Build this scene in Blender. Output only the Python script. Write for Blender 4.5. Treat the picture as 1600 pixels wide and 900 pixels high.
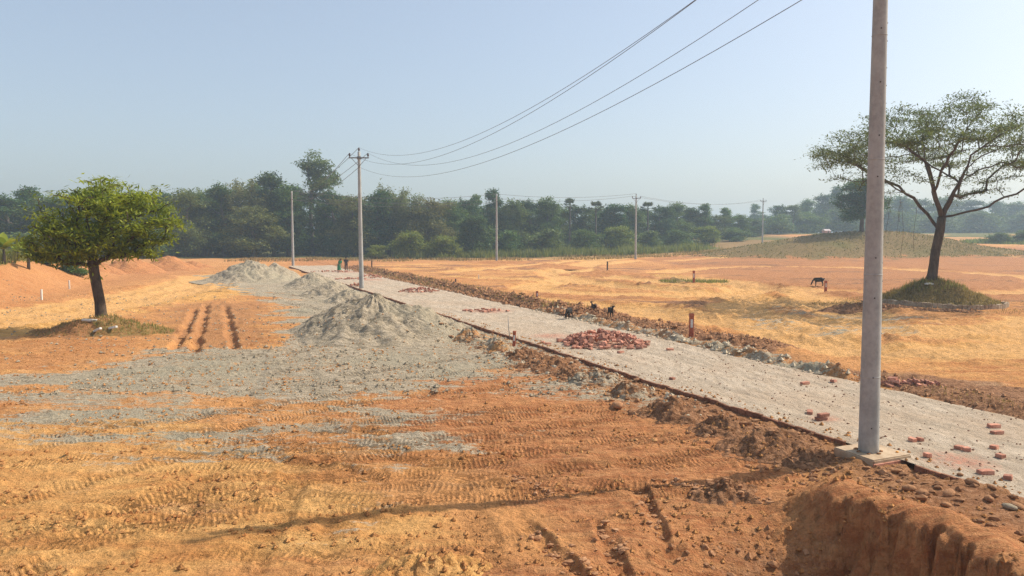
import bpy, bmesh, math, random
import numpy as np
from mathutils import Vector, Matrix, Euler

sc = bpy.context.scene
for o in list(bpy.data.objects):
    bpy.data.objects.remove(o)
C = sc.collection

# ------------------------------------------------------------------ camera
CAM_H = 4.0
FPX = 1180.0                       # focal length in pixels of the 1600 px wide photograph
PITCH = math.atan(78.0 / FPX)
cd = bpy.data.cameras.new("camera")
cam = bpy.data.objects.new("camera", cd)
C.objects.link(cam)
cam.location = (0, 0, CAM_H)
cam.rotation_euler = (math.pi / 2 - PITCH, 0, 0)
cd.sensor_width = 36.0
cd.lens = 36.0 * FPX / 1600.0
cd.clip_start = 0.1
cd.clip_end = 5000
sc.camera = cam

# ------------------------------------------------------------------ sky, sun, exposure
SUN_EL = math.radians(43.5)
SUN_AZ = math.atan2(0.955, 0.297)    # from +Y towards +X
w = bpy.data.worlds.new("World")
sc.world = w
w.use_nodes = True
nt = w.node_tree
bg = nt.nodes["Background"]
sky = nt.nodes.new("ShaderNodeTexSky")
sky.sky_type = 'NISHITA'
sky.sun_disc = False
sky.sun_elevation = SUN_EL
sky.sun_rotation = SUN_AZ
sky.air_density = 1.0
sky.dust_density = 3.0
sky.ozone_density = 1.0
sky.altitude = 20
veil = nt.nodes.new("ShaderNodeMix")            # high thin overcast: one even milky tone over the whole sky
veil.data_type = 'RGBA'
veil.inputs["Factor"].default_value = 0.36
veil.inputs[7].default_value = (3.0, 3.35, 3.7, 1)
nt.links.new(sky.outputs[0], veil.inputs[6])
nt.links.new(veil.outputs[2], bg.inputs[0])
bg.inputs[1].default_value = 0.15
sd = bpy.data.lights.new("sun", 'SUN')
sd.energy = 4.2
sd.angle = math.radians(0.5)
sd.color = (1.0, 0.90, 0.76)
sun = bpy.data.objects.new("sun", sd)
C.objects.link(sun)
to_sun = Vector((math.sin(SUN_AZ) * math.cos(SUN_EL), math.cos(SUN_AZ) * math.cos(SUN_EL), math.sin(SUN_EL)))
sun.rotation_euler = (-to_sun).to_track_quat('-Z', 'Y').to_euler()
sun.location = (30, 10, 40)
vs = sc.view_settings
vs.view_transform = 'Standard'
vs.look = 'None'
vs.exposure = 0.35
vs.gamma = 1.0
vs.use_curve_mapping = False
sc.render.engine = 'CYCLES'
sc.cycles.use_denoising = True
try:
    sc.cycles.denoiser = 'OPENIMAGEDENOISE'
except Exception:
    pass
try:
    sc.cycles.denoising_prefilter = 'NONE'
    sc.cycles.denoising_input_passes = 'RGB_ALBEDO_NORMAL'
except Exception:
    pass
sc.cycles.max_bounces = 5
sc.cycles.diffuse_bounces = 3
sc.cycles.glossy_bounces = 2
sc.cycles.transmission_bounces = 3
sc.cycles.volume_bounces = 1
sc.cycles.transparent_max_bounces = 4

rng = np.random.default_rng(7)
random.seed(7)

# ------------------------------------------------------------------ small helpers
_cp, _sp = math.cos(PITCH), math.sin(PITCH)

def gp(px, py, z=0.0):
    """a spot of the photograph taken down to a height z: world x, y"""
    u, v = px - 800.0, py - 450.0
    dy = FPX * _cp - v * _sp
    dz = -FPX * _sp - v * _cp
    t = (z - CAM_H) / dz
    return (u * t, dy * t)

def at_depth(px, py, y):
    u, v = px - 800.0, py - 450.0
    dy = FPX * _cp - v * _sp
    dz = -FPX * _sp - v * _cp
    t = y / dy
    return (u * t, y, CAM_H + dz * t)

def sstep(a, b, x):
    t = np.clip((np.asarray(x, float) - a) / (b - a), 0, 1)
    return t * t * (3 - 2 * t)

_perm = {}
def _tab(seed):
    if seed not in _perm:
        r = np.random.default_rng(1000 + seed)
        p = r.permutation(256)
        a = r.random(256) * 2 * math.pi
        _perm[seed] = (np.concatenate([p, p]), np.cos(a), np.sin(a))
    return _perm[seed]

def perlin(x, y, seed=0):
    P, gx, gy = _tab(seed)
    x = np.asarray(x, float); y = np.asarray(y, float)
    xf, yf = np.floor(x), np.floor(y)
    xi, yi = xf.astype(np.int64) & 255, yf.astype(np.int64) & 255
    fx, fy = x - xf, y - yf
    u = fx * fx * fx * (fx * (fx * 6 - 15) + 10)
    v = fy * fy * fy * (fy * (fy * 6 - 15) + 10)
    x1, y1 = (xi + 1) & 255, (yi + 1) & 255
    def g(ix, iy, dx, dy):
        h = P[P[ix] + iy]
        return gx[h] * dx + gy[h] * dy
    a = g(xi, yi, fx, fy); b = g(x1, yi, fx - 1, fy)
    c = g(xi, y1, fx, fy - 1); d = g(x1, y1, fx - 1, fy - 1)
    return ((a + u * (b - a)) * (1 - v) + (c + u * (d - c)) * v) * 1.5

def fbm(x, y, octv=4, seed=0, gain=0.5):
    s = 0; amp = 1.0; f = 1.0
    for k in range(octv):
        s = s + amp * perlin(x * f + 17.3 * k, y * f - 9.1 * k, seed + k)
        amp *= gain; f *= 2.03
    return s

def sd_poly(X, Y, poly):
    """signed distance to a polygon, positive inside"""
    d2 = np.full(X.shape, 1e18); inside = np.zeros(X.shape, bool)
    n = len(poly)
    for i in range(n):
        ax, ay = poly[i]; bx, by = poly[(i + 1) % n]
        ex, ey = bx - ax, by - ay
        L = ex * ex + ey * ey + 1e-12
        t = np.clip(((X - ax) * ex + (Y - ay) * ey) / L, 0, 1)
        dx, dy = X - ax - t * ex, Y - ay - t * ey
        d2 = np.minimum(d2, dx * dx + dy * dy)
        cond = ((ay > Y) != (by > Y)) & (X < (bx - ax) * (Y - ay) / (by - ay + 1e-12) + ax)
        inside ^= cond
    d = np.sqrt(d2)
    return np.where(inside, d, -d)

def mesh_from(name, verts, faces, smooth=True):
    """numpy verts (n,3), faces (m,k) with one k"""
    me = bpy.data.meshes.new(name)
    verts = np.ascontiguousarray(verts, dtype=np.float32)
    faces = np.ascontiguousarray(faces, dtype=np.int32)
    n, k = faces.shape
    me.vertices.add(len(verts)); me.vertices.foreach_set("co", verts.ravel())
    me.loops.add(n * k); me.loops.foreach_set("vertex_index", faces.ravel())
    me.polygons.add(n)
    me.polygons.foreach_set("loop_start", np.arange(0, n * k, k, dtype=np.int32))
    me.update(calc_edges=True)
    me.polygons.foreach_set("use_smooth", np.full(n, bool(smooth)))
    me.update()
    return me

def set_attr(me, name, vals, domain='POINT'):
    a = me.attributes.new(name, 'FLOAT', domain)
    a.data.foreach_set("value", np.ascontiguousarray(vals, dtype=np.float32).ravel())

def link(name, me, mat=None, parent=None, loc=None, rz=0.0):
    o = bpy.data.objects.new(name, me)
    C.objects.link(o)
    if mat is not None:
        if isinstance(mat, (list, tuple)):
            for m in mat:
                me.materials.append(m)
        elif not me.materials:
            me.materials.append(mat)
    if parent is not None:
        o.parent = parent
    if loc is not None:
        o.location = loc
    if rz:
        o.rotation_euler = (0, 0, rz)
    return o

def tag(o, label, cat, group=None):
    o["label"] = label
    o["category"] = cat
    if group:
        o["group"] = group
    return o

def empty(name, loc, rz=0.0):
    o = bpy.data.objects.new(name, None)
    C.objects.link(o)
    o.location = loc
    o.rotation_euler = (0, 0, rz)
    o.empty_display_size = 0.2
    return o

def copy_tree(o, parent=None):
    c = o.copy(); C.objects.link(c); c.parent = parent
    for ch in list(o.children):
        copy_tree(ch, c)
    return c

def tube(points, radii, sides=8, cap=True):
    """verts and quad faces of a tube along points"""
    P = [Vector(p) for p in points]
    V = []; F = []
    up = Vector((0.123, 0.456, 0.88)).normalized()
    n = len(P)
    prevx = None
    for i in range(n):
        d = (P[min(i + 1, n - 1)] - P[max(i - 1, 0)])
        d = d.normalized() if d.length > 1e-9 else Vector((0, 0, 1))
        if prevx is None:
            ref = Vector((1, 0, 0)) if abs(d.x) < 0.8 else Vector((0, 1, 0))
            ax = (ref - d * ref.dot(d)).normalized()
        else:
            ax = (prevx - d * prevx.dot(d)).normalized()
        prevx = ax
        ay = d.cross(ax)
        for k in range(sides):
            a = 2 * math.pi * k / sides
            V.append(P[i] + (ax * math.cos(a) + ay * math.sin(a)) * radii[i])
    for i in range(n - 1):
        for k in range(sides):
            k2 = (k + 1) % sides
            F.append((i * sides + k, i * sides + k2, (i + 1) * sides + k2, (i + 1) * sides + k))
    if cap:
        F.append(tuple(range(sides - 1, -1, -1)))
        F.append(tuple((n - 1) * sides + k for k in range(sides)))
    return V, F

def pymesh(name, V, F, smooth=True):
    me = bpy.data.meshes.new(name)
    me.from_pydata([tuple(v) for v in V], [], F)
    me.update()
    if smooth:
        me.polygons.foreach_set("use_smooth", np.ones(len(me.polygons), bool))
    return me

def join_parts(parts):
    V = []; F = []
    for v, f in parts:
        b = len(V)
        V += list(v); F += [tuple(i + b for i in q) for q in f]
    return V, F

def box(cx, cy, cz, sx, sy, sz, rz=0.0):
    c, s = math.cos(rz), math.sin(rz)
    V = []
    for z in (-0.5, 0.5):
        for (x, y) in ((-.5, -.5), (.5, -.5), (.5, .5), (-.5, .5)):
            X, Y = x * sx, y * sy
            V.append(Vector((cx + X * c - Y * s, cy + X * s + Y * c, cz + z * sz)))
    F = [(3, 2, 1, 0), (4, 5, 6, 7), (0, 1, 5, 4), (1, 2, 6, 5), (2, 3, 7, 6), (3, 0, 4, 7)]
    return V, F

def bevel_mesh(name, V, F, w=0.01, seg=1):
    me = pymesh(name, V, F, smooth=False)
    bm = bmesh.new(); bm.from_mesh(me)
    bmesh.ops.bevel(bm, geom=list(bm.edges), offset=w, segments=seg, affect='EDGES')
    bm.to_mesh(me); bm.free()
    return me

ORD = ['', 'first', 'second', 'third', 'fourth', 'fifth', 'sixth', 'seventh', 'eighth', 'ninth', 'tenth', 'eleventh',
       'twelfth', 'thirteenth', 'fourteenth', 'fifteenth', 'sixteenth', 'seventeenth', 'eighteenth', 'nineteenth',
       'twentieth']
def ordinal(n):
    if n <= 20:
        return ORD[n]
    t = {2: 'twenty', 3: 'thirty', 4: 'forty', 5: 'fifty', 6: 'sixty', 7: 'seventy'}[n // 10]
    te = {2: 'twentieth', 3: 'thirtieth', 4: 'fortieth', 5: 'fiftieth', 6: 'sixtieth', 7: 'seventieth'}[n // 10]
    return te if n % 10 == 0 else t + '-' + ORD[n % 10]

# ------------------------------------------------------------------ materials
def newmat(name):
    m = bpy.data.materials.new(name)
    m.use_nodes = True
    nt = m.node_tree
    for n in list(nt.nodes):
        nt.nodes.remove(n)
    out = nt.nodes.new("ShaderNodeOutputMaterial")
    return m, nt, out

class NB:
    """short-hand for building node trees"""
    def __init__(self, nt):
        self.nt = nt
    def _in(self, sock, v):
        if v is None:
            return
        if hasattr(v, 'is_output'):
            self.nt.links.new(v, sock)
        elif isinstance(v, (tuple, list)):
            sock.default_value = (*v, 1.0) if len(v) == 3 and len(sock.default_value) == 4 else v
        else:
            sock.default_value = v
    def node(self, t, **kw):
        n = self.nt.nodes.new(t)
        for k, v in kw.items():
            setattr(n, k, v)
        return n
    def noise(self, vec, scale, detail=4, rough=0.55, dist=0.0):
        n = self.node("ShaderNodeTexNoise")
        self._in(n.inputs["Vector"], vec)
        n.inputs["Scale"].default_value = scale
        n.inputs["Detail"].default_value = detail
        n.inputs["Roughness"].default_value = rough
        n.inputs["Distortion"].default_value = dist
        return n.outputs["Fac"]
    def mix(self, f, a, b, mode='MIX'):
        n = self.node("ShaderNodeMix", data_type='RGBA', blend_type=mode)
        self._in(n.inputs["Factor"], f); self._in(n.inputs[6], a); self._in(n.inputs[7], b)
        return n.outputs[2]
    def math(self, op, a, b=0.0, c=0.0, clamp=False):
        n = self.node("ShaderNodeMath", operation=op, use_clamp=clamp)
        self._in(n.inputs[0], a); self._in(n.inputs[1], b); self._in(n.inputs[2], c)
        return n.outputs[0]
    def ramp(self, f, a, b, lo=0.0, hi=1.0, smooth=True):
        n = self.node("ShaderNodeMapRange", interpolation_type='SMOOTHSTEP' if smooth else 'LINEAR')
        self._in(n.inputs["Value"], f)
        n.inputs["From Min"].default_value = a; n.inputs["From Max"].default_value = b
        n.inputs["To Min"].default_value = lo; n.inputs["To Max"].default_value = hi
        return n.outputs["Result"]
    def attr(self, name):
        n = self.node("ShaderNodeAttribute", attribute_name=name)
        return n.outputs["Fac"]
    def mapping(self, vec, scale=(1, 1, 1), rot=(0, 0, 0)):
        n = self.node("ShaderNodeMapping")
        self._in(n.inputs["Vector"], vec)
        n.inputs["Scale"].default_value = scale
        n.inputs["Rotation"].default_value = rot
        return n.outputs["Vector"]
    def bump(self, h, strength=0.5, dist=0.05, normal=None):
        n = self.node("ShaderNodeBump")
        self._in(n.inputs["Height"], h)
        n.inputs["Strength"].default_value = strength
        n.inputs["Distance"].default_value = dist
        if normal is not None:
            self._in(n.inputs["Normal"], normal)
        return n.outputs["Normal"]
    def principled(self, col, rough=0.9, normal=None, spec=0.2, metal=0.0):
        n = self.node("ShaderNodeBsdfPrincipled")
        self._in(n.inputs["Base Color"], col)
        self._in(n.inputs["Roughness"], rough)
        n.inputs["Specular IOR Level"].default_value = spec
        n.inputs["Metallic"].default_value = metal
        if normal is not None:
            self._in(n.inputs["Normal"], normal)
        return n.outputs[0]
    def pos(self):
        return self.node("ShaderNodeNewGeometry").outputs["Position"]
    def obj(self):
        return self.node("ShaderNodeTexCoord").outputs["Object"]

def soil_material():
    m, nt, out = newmat("soil")
    b = NB(nt)
    p = b.pos()
    stre = b.mapping(p, (0.35, 1.6, 1.0), (0, 0, 0.12))       # drag marks of the grader run across
    n_big = b.noise(p, 0.16, 3, 0.55)
    n_mid = b.noise(stre, 1.1, 5, 0.62, 0.4)
    n_fin = b.noise(p, 9.0, 6, 0.7)
    n_grn = b.noise(p, 30.0, 4, 0.7)
    n_str = b.noise(stre, 4.5, 5, 0.65, 0.3)
    A = {k: b.attr(k) for k in ("sand", "yellow", "red", "grass", "clod", "dry", "pale")}
    orange = b.mix(b.ramp(n_mid, 0.33, 0.68), (0.45, 0.190, 0.068), (0.62, 0.320, 0.118))
    orange = b.mix(b.ramp(n_big, 0.4, 0.62), orange, (0.58, 0.285, 0.110))
    yel = b.mix(b.ramp(n_mid, 0.35, 0.7), (0.62, 0.320, 0.095), (0.71, 0.410, 0.150))
    fy = b.ramp(b.math('ADD', A["yellow"], b.math('MULTIPLY', b.math('SUBTRACT', n_mid, 0.5), 0.7)), 0.25, 0.8)
    col = b.mix(fy, orange, yel)
    red = b.mix(b.ramp(n_str, 0.35, 0.65), (0.37, 0.145, 0.058), (0.53, 0.255, 0.108))
    fr = b.ramp(b.math('ADD', A["red"], b.math('MULTIPLY', b.math('SUBTRACT', n_mid, 0.5), 0.7)), 0.2, 0.9)
    col = b.mix(fr, col, red)
    clod = b.mix(b.ramp(n_fin, 0.35, 0.65), (0.20, 0.095, 0.045), (0.36, 0.19, 0.10))
    fc = b.ramp(b.math('ADD', A["clod"], b.math('MULTIPLY', b.math('SUBTRACT', n_fin, 0.5), 0.8)), 0.2, 0.8)
    col = b.mix(fc, col, clod)
    n_dust = b.noise(b.mapping(p, (0.5, 1.3, 1.0), (0, 0, -0.25)), 0.8, 6, 0.7, 0.5)
    dust = b.math('MULTIPLY', b.ramp(n_dust, 0.54, 0.72, 0.0, 0.34), b.math('SUBTRACT', 1.0, b.math('MULTIPLY', A["red"], 0.9, clamp=True), clamp=True))
    col = b.mix(dust, col, (0.68, 0.455, 0.255))
    col = b.mix(b.math('MULTIPLY', A["pale"], b.ramp(n_mid, 0.25, 0.6, 0.35, 0.85)), col, (0.69, 0.395, 0.160))
    sandc = b.mix(b.ramp(n_str, 0.3, 0.7), (0.27, 0.220, 0.148), (0.50, 0.415, 0.300))
    sandc = b.mix(b.ramp(n_big, 0.45, 0.65), sandc, (0.37, 0.32, 0.225))
    n_patch = b.noise(b.mapping(p, (0.55, 1.5, 1.0), (0, 0, 0.2)), 0.55, 5, 0.6, 0.6)
    sbreak = b.math('ADD', b.math('MULTIPLY', b.math('SUBTRACT', n_str, 0.5), 0.9), b.math('ADD', b.math('MULTIPLY', b.math('SUBTRACT', n_patch, 0.5), 1.5), b.math('MULTIPLY', b.math('SUBTRACT', n_fin, 0.5), 0.8)))
    fs = b.ramp(b.math('ADD', A["sand"], sbreak), 0.40, 0.64)
    col = b.mix(fs, col, sandc)
    gcol = b.mix(b.ramp(n_fin, 0.35, 0.65), (0.075, 0.085, 0.022), (0.20, 0.18, 0.06))
    dcol = b.mix(b.ramp(n_fin, 0.35, 0.65), (0.14, 0.095, 0.036), (0.29, 0.205, 0.090))
    fd = b.ramp(b.math('ADD', A["dry"], b.math('MULTIPLY', b.math('SUBTRACT', n_fin, 0.5), 0.8)), 0.25, 0.75)
    col = b.mix(fd, col, dcol)
    fg = b.ramp(b.math('ADD', A["grass"], b.math('MULTIPLY', b.math('SUBTRACT', n_fin, 0.5), 0.8)), 0.25, 0.75)
    col = b.mix(fg, col, gcol)
    track_shade = b.math('MULTIPLY', b.attr("track_mask"), b.ramp(n_mid, 0.35, 0.65, 0.1, 0.55))  # shade of the pressed tracks, put into the soil colour as a darker tone
    col = b.mix(track_shade, col, b.mix(1.0, col, (0.62, 0.56, 0.52), 'MULTIPLY'))
    scuff = b.math('MULTIPLY', b.ramp(n_str, 0.56, 0.70), b.ramp(n_fin, 0.42, 0.6))
    col = b.mix(b.math('MULTIPLY', scuff, 0.25), col, b.mix(1.0, col, (0.42, 0.34, 0.30), 'MULTIPLY'))
    var = b.math('ADD', b.math('MULTIPLY', n_fin, 0.55), b.math('MULTIPLY', n_grn, 0.35))
    var = b.ramp(var, 0.30, 0.60, 0.66, 1.28, False)
    vcol = b.node("ShaderNodeCombineColor")
    for i in range(3):
        nt.links.new(var, vcol.inputs[i])
    col = b.mix(1.0, col, vcol.outputs[0], 'MULTIPLY')
    h = b.math('ADD', b.math('MULTIPLY', n_fin, 0.8), b.math('MULTIPLY', n_grn, 0.25))
    h = b.math('ADD', h, b.math('MULTIPLY', n_str, 0.9))
    rib = b.math('SINE', b.math('MULTIPLY', b.math('ADD', b.attr("track_phase"), b.math('MULTIPLY', n_fin, 0.55)), 2 * math.pi))
    rib = b.math('MULTIPLY', b.ramp(rib, -0.9, 0.9), b.math('MULTIPLY', b.attr("track_mask"), b.ramp(n_fin, 0.36, 0.58, 0.15, 1.0)))
    h = b.math('ADD', b.math('MULTIPLY', h, 1.15), b.math('MULTIPLY', rib, 0.36))
    nrm = b.bump(h, 1.0, 0.095)
    nt.links.new(b.principled(col, 0.95, nrm, 0.1), out.inputs[0])
    return m
M_SOIL = soil_material()

def road_material():
    m, nt, out = newmat("sandy_road")
    b = NB(nt)
    p = b.pos()
    along = b.mapping(p, (1.9, 0.5, 1.0), (0, 0, -0.392))
    n_big = b.noise(p, 0.3, 4, 0.6)
    n_str = b.noise(along, 2.6, 6, 0.65, 0.4)
    n_fin = b.noise(p, 11.0, 6, 0.72)
    n_grn = b.noise(p, 60.0, 3, 0.6)
    col = b.mix(b.ramp(n_str, 0.3, 0.68), (0.40, 0.315, 0.225), (0.58, 0.475, 0.355))
    col = b.mix(b.ramp(n_big, 0.42, 0.66, 0, 0.7), col, (0.50, 0.375, 0.26))
    wheel = b.math('MULTIPLY', b.attr("wheel"), b.ramp(n_str, 0.4, 0.62))
    col = b.mix(b.math('MULTIPLY', wheel, 0.55), col, (0.27, 0.215, 0.15))
    dust = b.ramp(b.math('ADD', b.attr("dust"), b.math('MULTIPLY', b.math('SUBTRACT', n_fin, 0.5), 0.9)), 0.3, 0.8)
    col = b.mix(dust, col, (0.50, 0.235, 0.155))
    var = b.ramp(b.math('ADD', b.math('MULTIPLY', n_fin, 0.6), b.math('MULTIPLY', n_grn, 0.3)), 0.27, 0.62, 0.66, 1.14, False)
    vcol = b.node("ShaderNodeCombineColor")
    for i in range(3):
        nt.links.new(var, vcol.inputs[i])
    col = b.mix(1.0, col, vcol.outputs[0], 'MULTIPLY')
    h = b.math('ADD', n_fin, b.math('ADD', b.math('MULTIPLY', n_grn, 0.25), b.math('MULTIPLY', n_str, 0.8)))
    nt.links.new(b.principled(col, 0.95, b.bump(h, 1.0, 0.055), 0.1), out.inputs[0])
    return m
M_ROAD = road_material()

def simple_mat(name, c1, c2, scale=6.0, rough=0.85, bump=0.3, bd=0.01, spec=0.25, metal=0.0, rnd=0.0, coords='obj', stretch=(1, 1, 1)):
    m, nt, out = newmat(name)
    b = NB(nt)
    p = b.mapping(b.obj() if coords == 'obj' else b.pos(), stretch)
    n1 = b.noise(p, scale, 6, 0.65)
    n2 = b.noise(p, scale * 7, 4, 0.65)
    f = b.math('ADD', b.math('MULTIPLY', n1, 0.65), b.math('MULTIPLY', n2, 0.35))
    col = b.mix(b.ramp(f, 0.34, 0.66), c1, c2)
    if rnd:
        oi = b.node("ShaderNodeObjectInfo").outputs["Random"]
        v = b.ramp(oi, 0, 1, 1 - rnd, 1 + rnd, False)
        vc = b.node("ShaderNodeCombineColor")
        for i in range(3):
            nt.links.new(v, vc.inputs[i])
        col = b.mix(1.0, col, vc.outputs[0], 'MULTIPLY')
    nt.links.new(b.principled(col, rough, b.bump(f, bump, bd), spec, metal), out.inputs[0])
    return m

M_CONC = simple_mat("spun_concrete", (0.29, 0.29, 0.27), (0.42, 0.415, 0.385), 2.0, 0.85, 0.25, 0.006, stretch=(1, 1, 0.8))
M_CONC2 = simple_mat("slab_concrete", (0.36, 0.25, 0.155), (0.52, 0.40, 0.27), 5, 0.95, 0.4, 0.01)
M_HOLE = simple_mat("dark_hole", (0.05, 0.045, 0.04), (0.09, 0.08, 0.07), 8)
M_STEEL = simple_mat("galvanised_steel", (0.16, 0.16, 0.16), (0.26, 0.26, 0.26), 9, 0.6, 0.1, 0.003, 0.4, 0.3)
M_INS = simple_mat("glazed_insulator", (0.06, 0.035, 0.025), (0.10, 0.06, 0.045), 5, 0.35, 0.05, 0.002, 0.5)
M_WIRE = simple_mat("aluminium_wire", (0.10, 0.10, 0.105), (0.15, 0.15, 0.155), 3, 0.6, 0.0, 0.001, 0.4, 0.2)
M_BRICK = simple_mat("fired_brick", (0.32, 0.125, 0.080), (0.56, 0.30, 0.21), 9, 0.92, 0.5, 0.012, 0.1, 0, 0.35)
M_BRICKD = simple_mat("sandy_edge_brick", (0.17, 0.07, 0.04), (0.33, 0.17, 0.10), 9, 0.95, 0.5, 0.012, 0.1, 0, 0.3)
M_POST = simple_mat("red_marker_paint", (0.30, 0.075, 0.04), (0.42, 0.14, 0.075), 6, 0.85, 0.3, 0.006)
M_WHITE = simple_mat("weathered_white", (0.55, 0.52, 0.46), (0.78, 0.76, 0.70), 6, 0.85, 0.3, 0.004)
M_STONE = simple_mat("earth_clod", (0.24, 0.115, 0.055), (0.44, 0.24, 0.125), 4, 0.95, 0.6, 0.03, 0.1, 0, 0.25)
M_STONEG = simple_mat("grey_lump", (0.30, 0.24, 0.16), (0.50, 0.42, 0.30), 4, 0.95, 0.6, 0.03, 0.1, 0, 0.25)
M_BARK = simple_mat("bark", (0.055, 0.038, 0.026), (0.13, 0.095, 0.068), 5, 0.95, 0.8, 0.03, 0.1, 0, 0.0, 'obj', (1, 1, 0.3))
M_BARKD = simple_mat("grey_bark", (0.07, 0.06, 0.05), (0.16, 0.14, 0.115), 4, 0.95, 0.5, 0.03, 0.1, 0, 0.2, 'obj', (1, 1, 0.3))
M_FUR = simple_mat("black_goat_coat", (0.012, 0.010, 0.009), (0.030, 0.024, 0.020), 14, 0.75, 0.4, 0.01)
M_FURB = simple_mat("brown_goat_coat", (0.035, 0.024, 0.016), (0.07, 0.045, 0.03), 14, 0.75, 0.4, 0.01)
M_HORN = simple_mat("horn", (0.10, 0.085, 0.065), (0.16, 0.14, 0.11), 10, 0.6)
M_SKIN = simple_mat("skin", (0.16, 0.085, 0.05), (0.20, 0.11, 0.065), 6, 0.6, 0.05, 0.002)
M_HAIR = simple_mat("dark_hair", (0.010, 0.009, 0.008), (0.02, 0.018, 0.016), 20, 0.6)
M_GREEN = simple_mat("green_cloth", (0.02, 0.14, 0.065), (0.035, 0.21, 0.10), 7, 0.9, 0.3, 0.01)
M_DARKC = simple_mat("dark_cloth", (0.03, 0.028, 0.034), (0.06, 0.055, 0.062), 7, 0.9, 0.3, 0.01)
M_BROWNC = simple_mat("brown_cloth", (0.10, 0.055, 0.04), (0.15, 0.085, 0.06), 7, 0.9, 0.3, 0.01)
M_ROOF = simple_mat("tin_roof", (0.42, 0.34, 0.32), (0.52, 0.44, 0.42), 3, 0.5, 0.1, 0.01)
M_PINK = simple_mat("pink_plaster", (0.42, 0.22, 0.18), (0.52, 0.29, 0.24), 3, 0.9)

def leaf_mat(name, dark, light, trans=0.3, hue=0.12):
    m, nt, out = newmat(name)
    b = NB(nt)
    r = b.attr("rnd")
    oi = b.node("ShaderNodeObjectInfo").outputs["Random"]
    col = b.mix(r, dark, light)
    v = b.ramp(oi, 0, 1, 1 - hue, 1 + hue, False)
    vc = b.node("ShaderNodeCombineColor")
    nt.links.new(v, vc.inputs[0])
    nt.links.new(b.ramp(oi, 0, 1, 1 + hue * 0.3, 1 - hue * 0.2, False), vc.inputs[1])
    vc.inputs[2].default_value = 1.0
    col = b.mix(1.0, col, vc.outputs[0], 'MULTIPLY')
    d = b.principled(col, 0.6, None, 0.25)
    t = b.node("ShaderNodeBsdfTranslucent")
    nt.links.new(b.mix(0.4, col, b.mix(1.0, col, (1.3, 1.35, 0.5), 'MULTIPLY')), t.inputs[0])
    mx = b.node("ShaderNodeMixShader")
    mx.inputs[0].default_value = trans
    nt.links.new(d, mx.inputs[1]); nt.links.new(t.outputs[0], mx.inputs[2])
    nt.links.new(mx.outputs[0], out.inputs[0])
    return m
L_NEAR = leaf_mat("leaf_bright", (0.098, 0.144, 0.015), (0.368, 0.414, 0.039), 0.42, 0.02)
L_UMBR = leaf_mat("leaf_umbrella", (0.070, 0.095, 0.030), (0.170, 0.205, 0.070), 0.38, 0.02)
L_DARK = leaf_mat("leaf_dark", (0.030, 0.067, 0.020), (0.098, 0.167, 0.041), 0.28)
L_MID = leaf_mat("leaf_mid", (0.054, 0.102, 0.025), (0.162, 0.234, 0.055), 0.30)
L_OLIV = leaf_mat("leaf_olive", (0.083, 0.099, 0.024), (0.220, 0.226, 0.061), 0.30)
L_BAMB = leaf_mat("leaf_bamboo", (0.094, 0.121, 0.035), (0.248, 0.264, 0.083), 0.35)
L_BUSH = leaf_mat("leaf_bush", (0.108, 0.138, 0.024), (0.276, 0.288, 0.048), 0.35)
L_PALM = leaf_mat("leaf_palm", (0.045, 0.069, 0.030), (0.120, 0.150, 0.060), 0.2)
L_BANA = leaf_mat("leaf_banana", (0.16, 0.22, 0.020), (0.34, 0.36, 0.035), 0.4, 0.05)
L_GRAS = leaf_mat("grass_blades", (0.12, 0.135, 0.03), (0.29, 0.27, 0.08), 0.4, 0.05)
L_DRYG = leaf_mat("dry_grass_blades", (0.16, 0.11, 0.04), (0.38, 0.28, 0.12), 0.4, 0.05)
L_HILL = leaf_mat("hill_grass_blades", (0.11, 0.10, 0.032), (0.23, 0.19, 0.07), 0.4, 0.05)
L_CANE = leaf_mat("cane_leaves", (0.085, 0.12, 0.025), (0.24, 0.26, 0.065), 0.4, 0.05)

# ------------------------------------------------------------------ terrain as functions of world x, y
RD = np.array([-0.3817, 0.9243])       # direction of the road, away
RN = np.array([0.9243, 0.3817])        # across it, to the right
RX0 = 12.1
def sq(x, y):
    return (x - RX0) * RD[0] + y * RD[1], (x - RX0) * RN[0] + y * RN[1]
def from_sq(s, q):
    return RX0 + s * RD[0] + q * RN[0], s * RD[1] + q * RN[1]
def road_w(s):
    return 5.15 + 0.9 * sstep(20, 80, s)
ROAD_END = 112.0
ROAD_Z = 0.15

def base_h(x, y):
    r = np.clip((y - 90) / 110.0, 0, 1.6)
    z = r * (0.4 + 0.043 * np.clip(x + 10, 0, 75))
    # raised bank on the left, behind the yellow track
    xf = -27.5 - (y - 40) * 0.33
    fall = 1 - sstep(62, 96, y)
    z = z + 2.25 * sstep(0, 7.0, xf - x) * fall * sstep(20, 40, y)
    # grass covered hill on the right
    for (cx, cy, rx, ry, hh) in HILLS:
        d = np.sqrt(((x - cx) / rx) ** 2 + ((y - cy) / ry) ** 2)
        z = z + hh * (1 - sstep(0.0, 1.0, d))
    return z

HILLS = [(56.0, 133.0, 27.0, 19.0, 3.3), (73.0, 132.0, 22.0, 13.0, 1.9),
         (128.0, 175.0, 26.0, 14.0, 1.6)]

# tyre tracks: three spots of each give the circle it follows
def circle3(a, b, c):
    ax, ay = a; bx, by = b; cx, cy = c
    d = 2 * (ax * (by - cy) + bx * (cy - ay) + cx * (ay - by))
    if abs(d) < 1e-4:
        d = 1e-4
    ux = ((ax * ax + ay * ay) * (by - cy) + (bx * bx + by * by) * (cy - ay) + (cx * cx + cy * cy) * (ay - by)) / d
    uy = ((ax * ax + ay * ay) * (cx - bx) + (bx * bx + by * by) * (ax - cx) + (cx * cx + cy * cy) * (bx - ax)) / d
    return ux, uy, math.hypot(ax - ux, ay - uy)

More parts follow.
